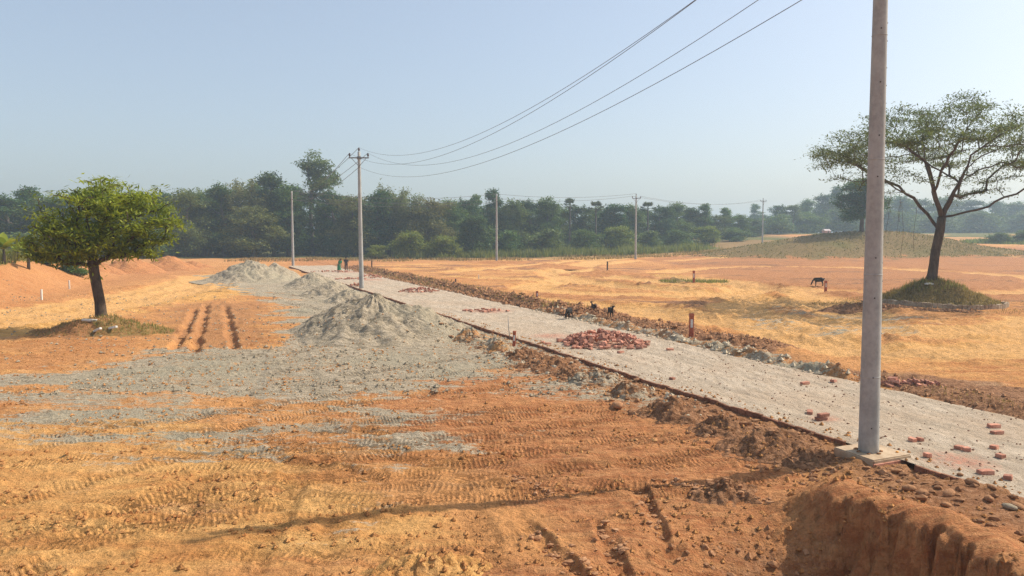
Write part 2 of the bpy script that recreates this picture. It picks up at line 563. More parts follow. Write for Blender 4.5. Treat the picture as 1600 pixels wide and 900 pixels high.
TRACKS = []
def add_track(p1, p2, p3, half=0.25, depth=0.045, pitch=0.088, tread=0.022, ext=0.5, berm=0.02, yel=0.0):
    a, b, c = gp(*p1), gp(*p2), gp(*p3)
    ux, uy, R = circle3(a, b, c)
    am = math.atan2(b[1] - uy, b[0] - ux)
    def rel(p):
        t = math.atan2(p[1] - uy, p[0] - ux) - am
        return (t + math.pi) % (2 * math.pi) - math.pi
    s0, s1 = sorted((rel(a) * R, rel(c) * R))
    TRACKS.append((ux, uy, R, am, s0 - ext, s1 + ext, half, depth, pitch, tread, berm, yel))

for t in [
    ((-60, 800), (130, 750), (260, 718)), ((-120, 880), (155, 795), (345, 752)), ((150, 828), (190, 818), (255, 804)),
    ((330, 668), (430, 657), (540, 650)), ((505, 694), (650, 672), (810, 652)), ((555, 750), (680, 748), (810, 741)),
    ((790, 674), (880, 664), (985, 655)), ((860, 703), (990, 690), (1130, 672)), ((780, 742), (930, 730), (1140, 718)),
    ((420, 640), (600, 625), (800, 604)), ((300, 652), (420, 632), (560, 612)), ((560, 672), (700, 655), (930, 632)),
    ((620, 700), (760, 690), (900, 676)), ((-60, 845), (150, 800), (330, 775)), ((20, 900), (200, 838), (380, 800)),
    ((420, 690), (500, 706), (600, 712)), ((520, 590), (640, 572), (790, 545)), ((480, 600), (660, 588), (820, 566)),
]:
    add_track(*t)
    if 640 < t[0][1] < 760:
        add_track(*[(p[0] + 14, p[1] + 0.085 * (p[1] - 372)) for p in t], half=0.21)
rt = random.Random(12)
for k in range(24):
    ax, ay = rt.uniform(-150, 850), rt.uniform(600, 885)
    ln = rt.uniform(220, 520); sl = rt.uniform(-0.16, 0.02); cv = rt.uniform(-9, 9)
    add_track((ax, ay), (ax + ln / 2, ay + sl * ln / 2 + cv), (ax + ln, ay + sl * ln), half=rt.uniform(0.14, 0.24), depth=0.028, pitch=rt.uniform(0.07, 0.10), tread=rt.uniform(0.013, 0.022), berm=0.018)
for t in [   # wheels that ran away from the camera
    ((545, 722), (530, 800), (495, 900)), ((460, 735), (440, 800), (380, 900)), ((330, 740), (250, 820), (120, 920)),
    ((640, 770), (625, 830), (590, 910)), ((720, 760), (742, 820), (775, 910)),
]:
    add_track(*t, half=0.2, depth=0.035, pitch=0.20, tread=0.015, ext=0.2, berm=0.012)
for t in [((1000, 770), (1018, 800), (1035, 835)), ((935, 815), (965, 860), (1000, 905)), ((830, 825), (868, 855), (915, 892))]:
    add_track(*t, half=0.13, depth=0.10, pitch=0.24, tread=0.006, ext=0.2, berm=0.05)
for t in [((352, 478), (358, 505), (366, 540)), ((305, 482), (292, 508), (276, 540)), ((322, 476), (316, 505), (306, 545))]:
    add_track(*t, half=0.19, depth=0.19, pitch=0.5, tread=0.0, ext=0.6, berm=0.05)
for t in [   # sweeping tracks on the far field
    ((700, 432), (900, 442), (1250, 478)), ((640, 420), (900, 426), (1330, 505)), ((1000, 412), (870, 425), (1010, 452)),
    ((1060, 405), (905, 418), (1110, 450)), ((930, 440), (1080, 462), (1180, 452)), ((980, 430), (1120, 438), (1150, 460)),
    ((720, 424), (940, 408), (1140, 391)), ((600, 416), (800, 410), (1000, 402)), ((850, 470), (1060, 492), (1320, 545)),
    ((980, 480), (1200, 512), (1600, 520)), ((1240, 540), (1400, 548), (1640, 540)), ((1250, 470), (1430, 512), (1640, 500)),
    ((1040, 425), (1300, 420), (1640, 440)), ((1060, 412), (1300, 408), (1620, 412)), ((1100, 440), (1330, 455), (1640, 455)),
    ((-40, 512), (180, 478), (330, 436)), ((-40, 496), (170, 466), (310, 432)),
]:
    add_track(*t, half=2.0, depth=0.16, pitch=0.4, tread=0.004, ext=2.5, berm=0.15, yel=0.85)
for t in [((330, 455), (440, 470), (560, 520)), ((350, 480), (480, 490), (520, 530)), ((100, 590), (300, 575), (520, 560)),
          ((50, 610), (300, 596), (480, 575)), ((430, 458), (520, 475), (560, 500)), ((300, 560), (450, 552), (500, 540))]:
    add_track(*t, half=0.26, depth=0.05, pitch=0.2, tread=0.018, ext=1.0, berm=0.03)

def terrain(x, y, detail=True, masks=False):
    x = np.asarray(x, float); y = np.asarray(y, float)
    z = base_h(x, y)
    s, q = sq(x, y)
    dist = np.hypot(x, y)
    near = 1 - sstep(60, 160, dist)
    n1 = fbm(x * 0.12, y * 0.12, 4, 1)
    z = z + 0.10 * n1 * (0.4 + 0.6 * sstep(14, 60, dist))
    z = z + 0.09 * fbm(x * 0.05 + 3, y * 0.22, 3, 9) * sstep(60, 110, dist)
    wy_ = y + 3.0 * perlin(x * 0.03, y * 0.03, 75)
    furrow = np.clip(1 - np.abs(fbm(x * 0.030 + 2, wy_ * (0.28 - 0.19 * sstep(42, 85, y)), 4, 72, 0.6)) * 2.3, 0, 1)
    far_f = sstep(30, 45, y) * (q > road_w(s) + 1) * (1 - sstep(120, 140, y))
    z = z + far_f * 0.04 * furrow
    track_y = np.zeros(x.shape); tr_m = np.zeros(x.shape); tr_p = np.zeros(x.shape)
    if detail:
        st = fbm(x * 0.5, y * 1.9, 4, 5)
        z = z + near * (0.030 * st + 0.024 * fbm(x * 2.3, y * 2.9, 4, 11, 0.62))
        rid = 1 - np.abs(fbm(x * 0.33 + 5, y * 1.1, 3, 21)) * 2.2
        z = z + near * 0.032 * np.clip(rid, 0, 1) ** 4
        lump = np.clip(fbm(x * 0.9, y * 1.3, 3, 31) - 0.22, 0, 1)
        z = z + near * 0.10 * lump * (0.5 + 0.9 * np.clip(fbm(x * 5, y * 5, 2, 33), -0.4, 1))
        wx = x + 0.16 * perlin(x * 0.6, y * 0.6, 41) + 0.03 * perlin(x * 3, y * 3, 43); wy = y + 0.12 * perlin(x * 0.8 + 7, y * 0.8, 42)
        nearby = np.flatnonzero((dist < 62) & (y > 3))
        nwx, nwy = wx[nearby], wy[nearby]
        for (ux, uy, R, am, s0, s1, half, depth, pitch, tread, berm, yel) in TRACKS:
            if half < 1.0:
                d = np.hypot(nwx - ux, nwy - uy) - R
                hit = np.flatnonzero(np.abs(d) < half * 3.2)
                sel = nearby[hit]
            else:
                d = np.hypot(wx - ux, wy - uy) - R
                hit = sel = np.flatnonzero(np.abs(d) < half * 3.2)
            if not len(sel):
                continue
            dd = d[hit]
            t = np.arctan2(wy[sel] - uy, wx[sel] - ux) - am
            ss = ((t + math.pi) % (2 * math.pi) - math.pi) * R
            on = sstep(s0 - 0.6, s0 + 0.4, ss) * (1 - sstep(s1 - 0.4, s1 + 0.6, ss))
            fade = 0.08 + 0.92 * sstep(-0.40, 0.30, perlin(ss * 0.45 + R, dd * 0.9, 51) + 0.35 * perlin(ss * 1.7 + R, dd * 3.0, 53))
            if half > 1.0:
                fade = 0.6 + 0.4 * fade
            if tread == 0.0:
                fade = 0.85 + 0.15 * fade
            prof = np.exp(-(dd / half) ** 4)
            bm_ = np.exp(-((np.abs(dd) - half * 1.35) / (half * 0.35)) ** 2)
            rib = np.sin(2 * math.pi * (ss / pitch + dd * 0.18 / pitch))
            rib = np.tanh(rib * 2.0)
            z[sel] += on * fade * (-depth * prof + berm * bm_ * (0.6 + 0.8 * np.clip(perlin(ss * 2.1, dd * 3, 52), -0.5, 1)) + 0.45 * tread * rib * prof)
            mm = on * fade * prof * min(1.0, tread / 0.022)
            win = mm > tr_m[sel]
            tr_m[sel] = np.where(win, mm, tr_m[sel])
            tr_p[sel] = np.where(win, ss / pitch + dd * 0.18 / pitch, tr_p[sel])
            if yel:
                track_y[sel] = np.maximum(track_y[sel], on * fade * prof * yel)
    # lower-right: the cut bank beside the road
    B = 1 - sstep(12.2, 13.9, s + 0.35 * perlin(q * 0.9, s * 0.5, 61))
    edge = -3.25 - 0.62 * (1 - sstep(8.6, 12.4, s)) + 0.32 * perlin(s * 0.55, 3.7, 62) + 0.10 * perlin(s * 2.1, 1.2, 63)
    gul = 0.26 * np.abs(perlin(s * 1.9, q * 0.35, 64)) + 0.17 * np.abs(perlin(s * 4.2, q * 0.5, 65)) + 0.04 * fbm(s * 9.0, q * 3.0, 2, 66)
    drop = np.clip((edge - q + gul * 1.3) / (0.44 + 1.2 * sstep(11.2, 13.4, s)), 0, 1)
    drop = drop ** 0.85 * (1.15 - 0.15 * drop)
    drop = drop + 0.10 * fbm(s * 5.0, q * 5.0, 4, 67, 0.65) * (drop > 0.02) * (drop < 0.98)
    crest = np.exp(-((q - edge - 0.45) / 0.75) ** 2) * 0.60
    top = crest * (q > edge - 1.4) * (1 - drop)
    pit = -0.85 * drop * (1 - sstep(5.0, 7.4, -q)) * (1 - sstep(10.6, 13.6, s))
    inb = (q < 0.2)
    z = z + np.where(inb, B * (top + pit + 0.13 * sstep(-3.6, -1.2, q) * (1 - drop)), 0)
    # low rough shoulder beside the kerb
    z = z + np.where(q < 0.1, 0.06 * sstep(-2.2, -0.3, q) * (s < ROAD_END), 0)
    # bed under the road sheet
    onroad = (q > -0.03) & (q < road_w(s) - 0.1) & (s < ROAD_END) & (s > -6)
    z = np.where(onroad, np.minimum(z, base_h(x, y) + ROAD_Z - 0.13), z)
    z = z + np.where((q >= road_w(s) - 0.1) & (q < 16), 0.10 * (1 - sstep(road_w(s) + 1.5, road_w(s) + 7, q)), 0)
    if not masks:
        return z
    # ---- what the ground is made of
    wob = 1.0 + 0.02 * dist
    e = fbm(x * 0.35, y * 0.6, 4, 71) * wob
    def pm(px, soft, weight=1.0, amp=1.0):
        d = sd_poly(x, y, [gp(*p) for p in px])
        return weight * sstep(-soft, soft, d + e * amp * 0.8)
    sand = pm([(335, 430), (400, 436), (480, 432), (600, 446), (690, 485), (800, 515), (900, 570), (1000, 596), (1040, 640),
               (950, 640), (800, 622), (640, 622), (480, 640), (380, 640), (280, 622), (150, 618), (0, 612), (-150, 615), (-150, 585),
               (0, 585), (150, 565), (250, 546), (420, 546), (445, 505), (425, 470), (350, 448)], 1.2, 0.80)
    sand = np.maximum(sand, pm([(-100, 606), (500, 612), (1000, 600), (1040, 650), (820, 690), (620, 742), (480, 712), (300, 735), (0, 725)], 1.2, 0.56))
    sand = np.maximum(sand, pm([(0, 690), (250, 700), (300, 722), (150, 735), (0, 730)], 0.5, 0.48, 0.5))
    sand = np.maximum(sand, pm([(560, 795), (600, 770), (640, 790), (560, 860), (430, 900), (420, 860)], 0.5, 0.46, 0.4))
    sand = np.maximum(sand, pm([(1180, 480), (1420, 490), (1520, 520), (1300, 530), (1150, 505)], 2.0, 0.42))
    sand = np.maximum(sand, pm([(500, 446), (560, 450), (600, 470), (560, 480), (470, 455)], 1.0, 0.9))
    sand = sand - 0.04 * (1 - sstep(17, 26, y))
    yel = pm([(-150, 530), (0, 505), (150, 478), (230, 452), (330, 428), (420, 440), (400, 462), (330, 470), (260, 478), (200, 492), (80, 522), (-150, 545)], 1.5, 1.0)
    yel = np.maximum(yel, pm([(570, 419), (760, 411), (900, 404), (1060, 397), (1140, 389), (1160, 396), (1000, 408), (930, 420), (1000, 440),
               (1110, 450), (1200, 472), (1340, 500), (1800, 480), (1800, 590), (1350, 590), (1150, 525), (900, 480), (700, 432)], 3.0, 0.40))
    yel = np.maximum(yel, pm([(-200, 640), (300, 640), (450, 720), (560, 760), (700, 800), (760, 920), (-200, 920)], 1.0, 0.56))
    yel = np.maximum(yel, pm([(1540, 380), (1620, 374), (1750, 380), (1750, 400), (1540, 402)], 6.0, 0.7))
    yel = np.maximum(yel, track_y * 1.6); lane = sstep(0.15, 0.5, track_y)
    pale = sstep(0.25, 0.7, track_y)
    red = pm([(1000, 410), (1140, 404), (1800, 402), (1800, 472), (1340, 472), (1200, 456), (1100, 430)], 3.0, 0.75)
    red = np.maximum(red, pm([(640, 660), (800, 630), (1150, 620), (1250, 700), (1350, 900), (900, 930), (800, 760)], 0.8, 0.80))
    red = np.maximum(red, pm([(0, 410), (130, 430), (240, 420), (330, 418), (330, 428), (230, 440), (120, 470), (0, 500), (-200, 510), (-200, 405)], 2.5, 0.55))
    red = np.maximum(red, pm([(260, 470), (420, 470), (430, 540), (270, 545), (230, 520)], 0.8, 0.45))
    red = np.maximum(red, pm([(440, 400), (600, 402), (600, 425), (440, 420)], 3, 0.7))
    red = np.maximum(red, pm([(0, 545), (60, 530), (250, 530), (180, 560), (0, 580)], 0.8, 0.5))
    red = np.maximum(red, pm([(520, 640), (700, 590), (860, 565), (980, 600), (1000, 650), (700, 680)], 0.8, 0.75))
    sand = sand - 0.30 * pm([(600, 640), (720, 585), (850, 560), (980, 600), (1000, 650), (760, 665)], 0.8, 1.0)
    clod = pm([(250, 475), (420, 470), (440, 540), (260, 548)], 0.8, 0.42)
    yel = yel * (1 - 0.6 * sstep(0.3, 0.8, red))
    # spoil strip right of the road, rubble left of it
    rw = road_w(s)
    inr = (s < ROAD_END + 3) & (s > 4)
    clod = np.maximum(clod, np.where(inr, sstep(rw - 0.2, rw + 0.4, q) * (1 - sstep(rw + 0.9, rw + 2.6 + 0.5 * e, q)), 0) * 0.62)
    clod = np.maximum(clod, np.where(inr & (s < 34), sstep(-2.6, -0.8, q + 0.4 * e) * (q < 0.05), 0) * 0.62)
    clod = np.maximum(clod, B * drop * (q < 0) * (1 - sstep(-4.9, -5.6, q)) * 0.55)
    clod = np.maximum(clod, pm([(1330, 585), (1480, 590), (1700, 625), (1700, 665), (1400, 622)], 0.6, 0.8))
    clod = np.maximum(clod, pm([(1090, 530), (1190, 528), (1245, 550), (1220, 566), (1120, 552)], 0.6, 0.8))
    red = np.maximum(red, B * (q < -0.3) * 0.85)
    red = np.maximum(red, far_f * furrow * 0.75)
    clod = np.maximum(clod, pm([(1000, 408), (1140, 403), (1800, 401), (1800, 474), (1340, 474), (1200, 458), (1100, 432)], 3.0, 0.36) * (1 - lane))
    clod = np.maximum(clod, pm([(860, 425), (980, 420), (1060, 436), (1000, 446), (900, 438)], 3.0, 0.38) * (1 - lane))
    red = red * (1 - 0.8 * lane)
    clod = np.maximum(clod, (1 - 0.85 * lane) * far_f * furrow * sstep(-0.35, 0.35, fbm(x * 0.05, y * 0.12, 3, 73)) * (0.55 + 0.25 * sstep(0.3, 0.6, red)))
    gr = np.zeros(x.shape); dry = np.zeros(x.shape)
    for (cx, cy, rx, ry, hh) in HILLS[:2]:
        d = np.sqrt(((x - cx) / rx) ** 2 + ((y - cy) / ry) ** 2)
        gr = np.maximum(gr, (1 - sstep(0.78, 1.02, d + 0.05 * e)) * (0.30 + 0.25 * fbm(x * 0.12, y * 0.12, 3, 76)))
        dry = np.maximum(dry, (1 - sstep(0.80, 1.05, d + 0.05 * e)) * 0.75)
    cx, cy, rx, ry, hh = HILLS[2]
    gr = np.maximum(gr, 1 - sstep(0.8, 1.0, np.sqrt(((x - cx) / rx) ** 2 + ((y - cy) / ry) ** 2)))
    # the ground under and in front of the tree belt
    edge_y = 138 + np.clip(x - 20, 0, 60) * 0.75
    gr = np.maximum(gr, sstep(-4, 8, y - edge_y + 1.2 * e) * np.where(x > 45, 0, 1) * 0.85)
    gr = np.maximum(gr, sstep(176, 200, y + 2 * e) * np.where(x > 30, 1, 0) * sstep(-0.2, 0.2, fbm(x * 0.03, y * 0.05, 2, 74)) * 0.8)
    dry = np.maximum(dry, sstep(146, 162, y + e) * sstep(34, 42, x) * (1 - sstep(78, 90, x)) * 0.62)
    dry = np.maximum(dry, sstep(-14, -4, y - edge_y + 1.0 * e) * np.where(x > 55, 0, 1) * 0.55 * sstep(-60, -25, x))
    gr = np.maximum(gr, sstep(235, 260, y))
    xf = -27.5 - (y - 40) * 0.33
    gr = np.maximum(gr, sstep(4.6, 6.6, xf - x + 0.3 * e) * (1 - sstep(75, 100, y)) * sstep(25, 40, y) * 0.75)
    d = np.hypot((x - gp(1084, 441)[0]) / 4.0, (y - gp(1084, 441)[1]) / 2.4)
    dry = np.maximum(dry, (1 - sstep(0.5, 1.1, d + 0.1 * e)) * 0.7)
    return z, dict(sand=sand, yellow=yel, red=red, clod=clod, grass=gr, dry=dry, pale=pale, track_mask=tr_m, track_phase=tr_p)

HEAPS = []
def ground(x, y):
    """height of the bare ground at one spot"""
    return float(terrain(np.array([x]), np.array([y]))[0])
def surf(x, y):
    """height of whatever lies on top at one spot: ground, road or heap"""
    xa, ya = np.array([x], float), np.array([y], float)
    z = float(terrain(xa, ya)[0])
    s, q = sq(x, y)
    if 0 <= q <= road_w(s) + 0.3 and s < ROAD_END:
        z = max(z, float(road_height(xa, ya)[0]))
    for f in HEAPS:
        z = max(z, float(f(xa, ya)[0]))
    return z
def road_height(x, y):
    s, q = sq(x, y)
    z = base_h(x, y) + ROAD_Z + 0.10 * fbm(x * 0.12, y * 0.12, 2, 1) * 0.3
    z = z + 0.022 * fbm(s * 0.8, q * 1.6, 4, 81, 0.55) + 0.010 * perlin(s * 5.5, q * 5.5, 85)
    for q0 in (1.2, 2.7, 3.9):
        d = q - q0 - 0.15 * perlin(s * 0.12, q0, 86)
        z = z - 0.030 * np.exp(-(d / 0.17) ** 2) * (0.5 + 0.5 * perlin(s * 0.2, q0 + 4, 87))
    return z
ATTRS = ("sand", "yellow", "red", "grass", "clod", "dry", "pale")

# ------------------------------------------------------------------ the ground: one sheet of rings round the viewpoint
def build_ground():
    rad = [1.2]
    while rad[-1] < 6.0: rad.append(rad[-1] * 1.14)
    while rad[-1] < 70: rad.append(rad[-1] * 1.0048)
    while rad[-1] < 260: rad.append(rad[-1] * 1.009)
    while rad[-1] < 900: rad.append(rad[-1] * 1.07)
    a = list(np.arange(-38, 38.01, 0.125))
    s = []; t = 38.5
    while t < 180:
        s.append(t); t += 0.5 if t < 60 else 3.0
    ang = np.radians(np.array([-v for v in reversed(s)] + a + s))
    R = np.array(rad)
    A, RR = np.meshgrid(ang, R)
    X, Y = RR * np.sin(A), RR * np.cos(A)
    z, mk = terrain(X.ravel(), Y.ravel(), True, True)
    nA, nR = len(ang), len(R)
    V = np.column_stack([X.ravel(), Y.ravel(), z])
    i = np.arange(nR - 1)[:, None] * nA; j = np.arange(nA)[None, :]
    j2 = (j + 1) % nA
    F = np.stack([i + j, i + j2, i + nA + j2, i + nA + j], -1).reshape(-1, 4)[:, ::-1]
    # the few square metres at the viewer's feet
    me = mesh_from("ground", np.vstack([V, [[0, 0, float(z[:nA].mean())]]]),
                   np.vstack([F, np.stack([np.full(nA // 2, nA * nR), (np.arange(0, nA - 1, 2) + 2)[:nA // 2] % nA,
                                           np.arange(0, nA - 1, 2)[:nA // 2] + 1, np.arange(0, nA - 1, 2)[:nA // 2]], -1)]))
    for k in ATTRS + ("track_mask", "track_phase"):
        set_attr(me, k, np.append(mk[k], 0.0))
    o = link("ground", me, M_SOIL)
    o["kind"] = "structure"
    return o
GROUND = build_ground()

# ------------------------------------------------------------------ the sand covered road with its brick edging
DUST = []
def build_road():
    ss = [-5.0]
    while ss[-1] < ROAD_END:
        ss.append(ss[-1] + max(0.05, 0.0052 * max(ss[-1], 1)))
    ss = np.array(ss)
    u = np.linspace(0, 1, 84)
    S, U = np.meshgrid(ss, u, indexing='ij')
    Wd = road_w(S) + 0.10 + 0.12 * perlin(S * 0.7, 5.5, 91)
    Q = U * Wd
    X, Y = from_sq(S, Q)
    Z = road_height(X, Y)
    Z = Z - 0.16 * sstep(0.965, 1.0, U)
    Z = np.where(U == 0, Z - 0.01, Z)
    n, m = S.shape
    i = np.arange(n - 1)[:, None] * m; j = np.arange(m - 1)[None, :]
    F = np.stack([i + j, i + j + 1, i + m + j + 1, i + m + j], -1).reshape(-1, 4)
    me = mesh_from("road", np.column_stack([X.ravel(), Y.ravel(), Z.ravel()]), F)
    dust = np.zeros(X.shape)
    for (px, py, r) in ((945, 538, 1.9), (860, 525, 1.3), (765, 486, 1.8), (650, 456, 1.6), (580, 437, 2.2), (1500, 720, 0.9), (1290, 655, 0.5), (545, 425, 3.0)):
        cx, cy = gp(px, py, ROAD_Z)
        dust = np.maximum(dust, 0.62 * np.exp(-((X - cx) ** 2 + (Y - cy) ** 2) / (r * r)))
    wh = np.zeros(X.shape)
    for q0 in (0.7, 1.2, 2.7, 3.1, 3.9, 4.7):
        wh = np.maximum(wh, np.exp(-((Q - q0 - 0.25 * perlin(S * 0.1, q0, 86)) / 0.13) ** 2) * sstep(-0.3, 0.35, perlin(S * 0.22, q0 + 9, 88)))
    set_attr(me, "wheel", wh)
    set_attr(me, "dust", dust)
    o = link("road", me, M_ROAD)
    o["kind"] = "structure"
    return o
ROAD = build_road()

def brick_mesh(name, L=0.24, W=0.115, Hh=0.07, jit=0.006, seed=0, half=False):
    r = random.Random(seed)
    V, F = box(0, 0, Hh / 2, L * (0.5 if half else 1), W, Hh)
    V = [v + Vector((r.uniform(-jit, jit), r.uniform(-jit, jit), r.uniform(-jit, jit) * 0.5)) for v in V]
    if half:
        for k in (1, 2, 5, 6):
            V[k] += Vector((r.uniform(-0.03, 0.03), 0, 0))
    me = bevel_mesh(name, V, F, 0.006, 1)
    return me
BRICKS = [brick_mesh("brick_mesh", seed=k) for k in range(4)]
HALVES = [brick_mesh("half_brick_mesh", seed=20 + k, half=True) for k in range(3)]
for me in BRICKS + HALVES:
    me.materials.append(M_BRICK)
EDGEB = [brick_mesh("edge_brick_mesh", L=0.245, W=0.075, Hh=0.16, seed=40 + k, jit=0.008) for k in range(4)]
for me in EDGEB:
    me.materials.append(M_BRICKD)

def build_edging():
    r = random.Random(3)
    s = 4.2
    parts = []
    rot = math.atan2(RD[1], RD[0])
    n = 0
    while s < ROAD_END - 2:
        x, y = from_sq(s, -0.046 + r.gauss(0, 0.006))
        if not (13.55 < s < 15.05):
            z = float(road_height(np.array([x]), np.array([y]))[0]) - 0.145 + r.gauss(0, 0.006)
            if n < 130:
                o = bpy.data.objects.new("brick", r.choice(EDGEB))
                C.objects.link(o)
                o.parent = ROAD
                o.location = (x, y, z)
                o.rotation_euler = (r.gauss(0, 0.03), r.gauss(0, 0.02), rot + r.gauss(0, 0.02))
                n += 1
            else:
                V, F = box(0, 0, 0.08, 0.245, 0.075, 0.16)
                Mx = Matrix.Translation((x, y, z)) @ Euler((r.gauss(0, 0.03), 0, rot + r.gauss(0, 0.02))).to_matrix().to_4x4()
                parts.append(([Mx @ v for v in V], F))
        s += 0.252
    V, F = join_parts(parts)
    o = link("brick_edging", pymesh("brick_edging", V, F, False), M_BRICKD, ROAD)
    o["kind"] = "stuff"
build_edging()

# ------------------------------------------------------------------ heaps: sand piles, soil heaps, ridges
def heap_mesh(name, V, F, mk):
    me = mesh_from(name, V, F)
    for k in ATTRS:
        set_attr(me, k, mk.get(k, np.zeros(len(V))))
    return me

def make_heap(name, label, cat, cx, cy, rx, ry, hh, mk, rot=0.0, seed=0, rough=0.05, lump=1.4, sharp=1.0, rivulet=0.0,
              group=None, rings=46, sect=110, peaks=None, parent=None):
    c, s = math.cos(rot), math.sin(rot)
    def prof(x, y):
        lx = (x - cx) * c + (y - cy) * s; ly = -(x - cx) * s + (y - cy) * c
        lx = lx / rx; ly = ly / ry
        ang = np.arctan2(ly, lx)
        d = np.hypot(lx, ly) * (1 + 0.16 * perlin(np.cos(ang) * 1.6 + seed, np.sin(ang) * 1.6, 100 + seed % 20))
        t = np.clip(1 - d, 0, 1)
        p = (np.sqrt(t * t + 0.02) - math.sqrt(0.02)) if sharp > 0.5 else t * t * (3 - 2 * t)
        if peaks:
            for (ox, oy, pr, ph) in peaks:
                dd = np.hypot(lx - ox, ly - oy) / pr
                p = np.maximum(p, ph * np.clip(1 - dd, 0, 1) ** 0.9)
        z = hh * p
        k = np.clip(t * 4, 0, 1)
        z = z + k * rough * fbm(x * lump, y * lump, 5, 110 + seed % 17, 0.62)
        if rivulet:
            z = z + k * rivulet * fbm(ang * 7.0 + seed, d * 1.3, 3, 120 + seed % 13)
        return z, d, t
    def top(x, y):
        z, d, t = prof(x, y)
        return np.where(d < 1, terrain(x, y, False) + z, -99)
    HEAPS.append(top)
    g = (np.arange(1, rings + 1) / rings) ** 0.85 * 1.22
    a = np.linspace(0, 2 * math.pi, sect, endpoint=False)
    G, A = np.meshgrid(g, a, indexing='ij')
    lx, ly = (G * np.cos(A) * rx).ravel(), (G * np.sin(A) * ry).ravel()
    X = cx + lx * c - ly * s; Y = cy + lx * s + ly * c
    X = np.append(X, cx); Y = np.append(Y, cy)
    z, d, t = prof(X, Y)
    Z = terrain(X, Y, False) + z - 0.10 * sstep(0.93, 1.12, d) - 0.03 * (t < 0.02)
    n, m = G.shape
    i = np.arange(n - 1)[:, None] * m; j = np.arange(m)[None, :]; j2 = (j + 1) % m
    F = np.stack([i + j, i + m + j, i + m + j2, i + j2], -1).reshape(-1, 4)
    jj = np.arange(0, m, 2)
    cap = np.stack([np.full(len(jj), n * m), jj, (jj + 1) % m, (jj + 2) % m], -1)
    F = np.vstack([F, cap])
    base = Vector((cx, cy, ground(cx, cy)))
    V = np.column_stack([X, Y, Z]) - np.array(base)
    kk = {}
    for k2, v in mk.items():
        kk[k2] = v(X, Y, t) if callable(v) else np.full(len(X), v)
    me = heap_mesh(name, V, F, kk)
    o = link(name, me, M_SOIL, loc=base)
    if parent is None:
        tag(o, label, cat, group)
    return o

def make_ridge(name, label, cat, s0, s1, qc, hw, hh, mk, seed=0, rough=0.06, lump=1.8, group=None, seg=0.16):
    def prof(s, q, x, y):
        env = sstep(s0, s0 + 1.6, s) * (1 - sstep(s1 - 1.6, s1, s))
        c = qc + 0.25 * perlin(s * 0.35, seed, 130) + (road_w(s) - 5.15 if qc > 0 else 0)
        wv = hw * (1 + 0.35 * perlin(s * 0.5, seed + 3, 131))
        d = np.abs(q - c) / wv
        t = np.clip(1 - d, 0, 1) * env
        hv = hh * (0.75 + 0.55 * perlin(s * 0.6, seed + 7, 132))
        z = hv * t * t * (3 - 2 * t) ** 1.0
        z = z + np.clip(t * 4, 0, 1) * rough * fbm(x * lump, y * lump, 5, 133 + seed % 9, 0.65)
        return z, t
    def top(x, y):
        s, q = sq(x, y)
        z, t = prof(s, q, x, y)
        return np.where(t > 0, base_h(x, y) + 0.06 + z, -99)
    HEAPS.append(top)
    ns = int((s1 - s0) / seg) + 2; nq = 34
    ws = road_w(np.array([s1]))[0] - 5.15 if qc > 0 else 0
    S, U = np.meshgrid(np.linspace(s0, s1, ns), np.linspace(-1.5, 1.5, nq), indexing='ij')
    Q = qc + U * hw + (road_w(S) - 5.15 if qc > 0 else 0)
    X, Y = from_sq(S, Q)
    X, Y, S, Q = X.ravel(), Y.ravel(), S.ravel(), Q.ravel()
    z, t = prof(S, Q, X, Y)
    Z = base_h(X, Y) + 0.07 + z - 0.16 * (1 - sstep(0.0, 0.14, t))
    i = np.arange(ns - 1)[:, None] * nq; j = np.arange(nq - 1)[None, :]
    F = np.stack([i + j, i + j + 1, i + nq + j + 1, i + nq + j], -1).reshape(-1, 4)
    bx, by = from_sq((s0 + s1) / 2, qc)
    base = Vector((bx, by, ground(bx, by)))
    kk = {k2: (v(X, Y, t) if callable(v) else np.full(len(X), v)) for k2, v in mk.items()}
    me = heap_mesh(name, np.column_stack([X, Y, Z]) - np.array(base), F, kk)
    return tag(link(name, me, M_SOIL, loc=base), label, cat, group)

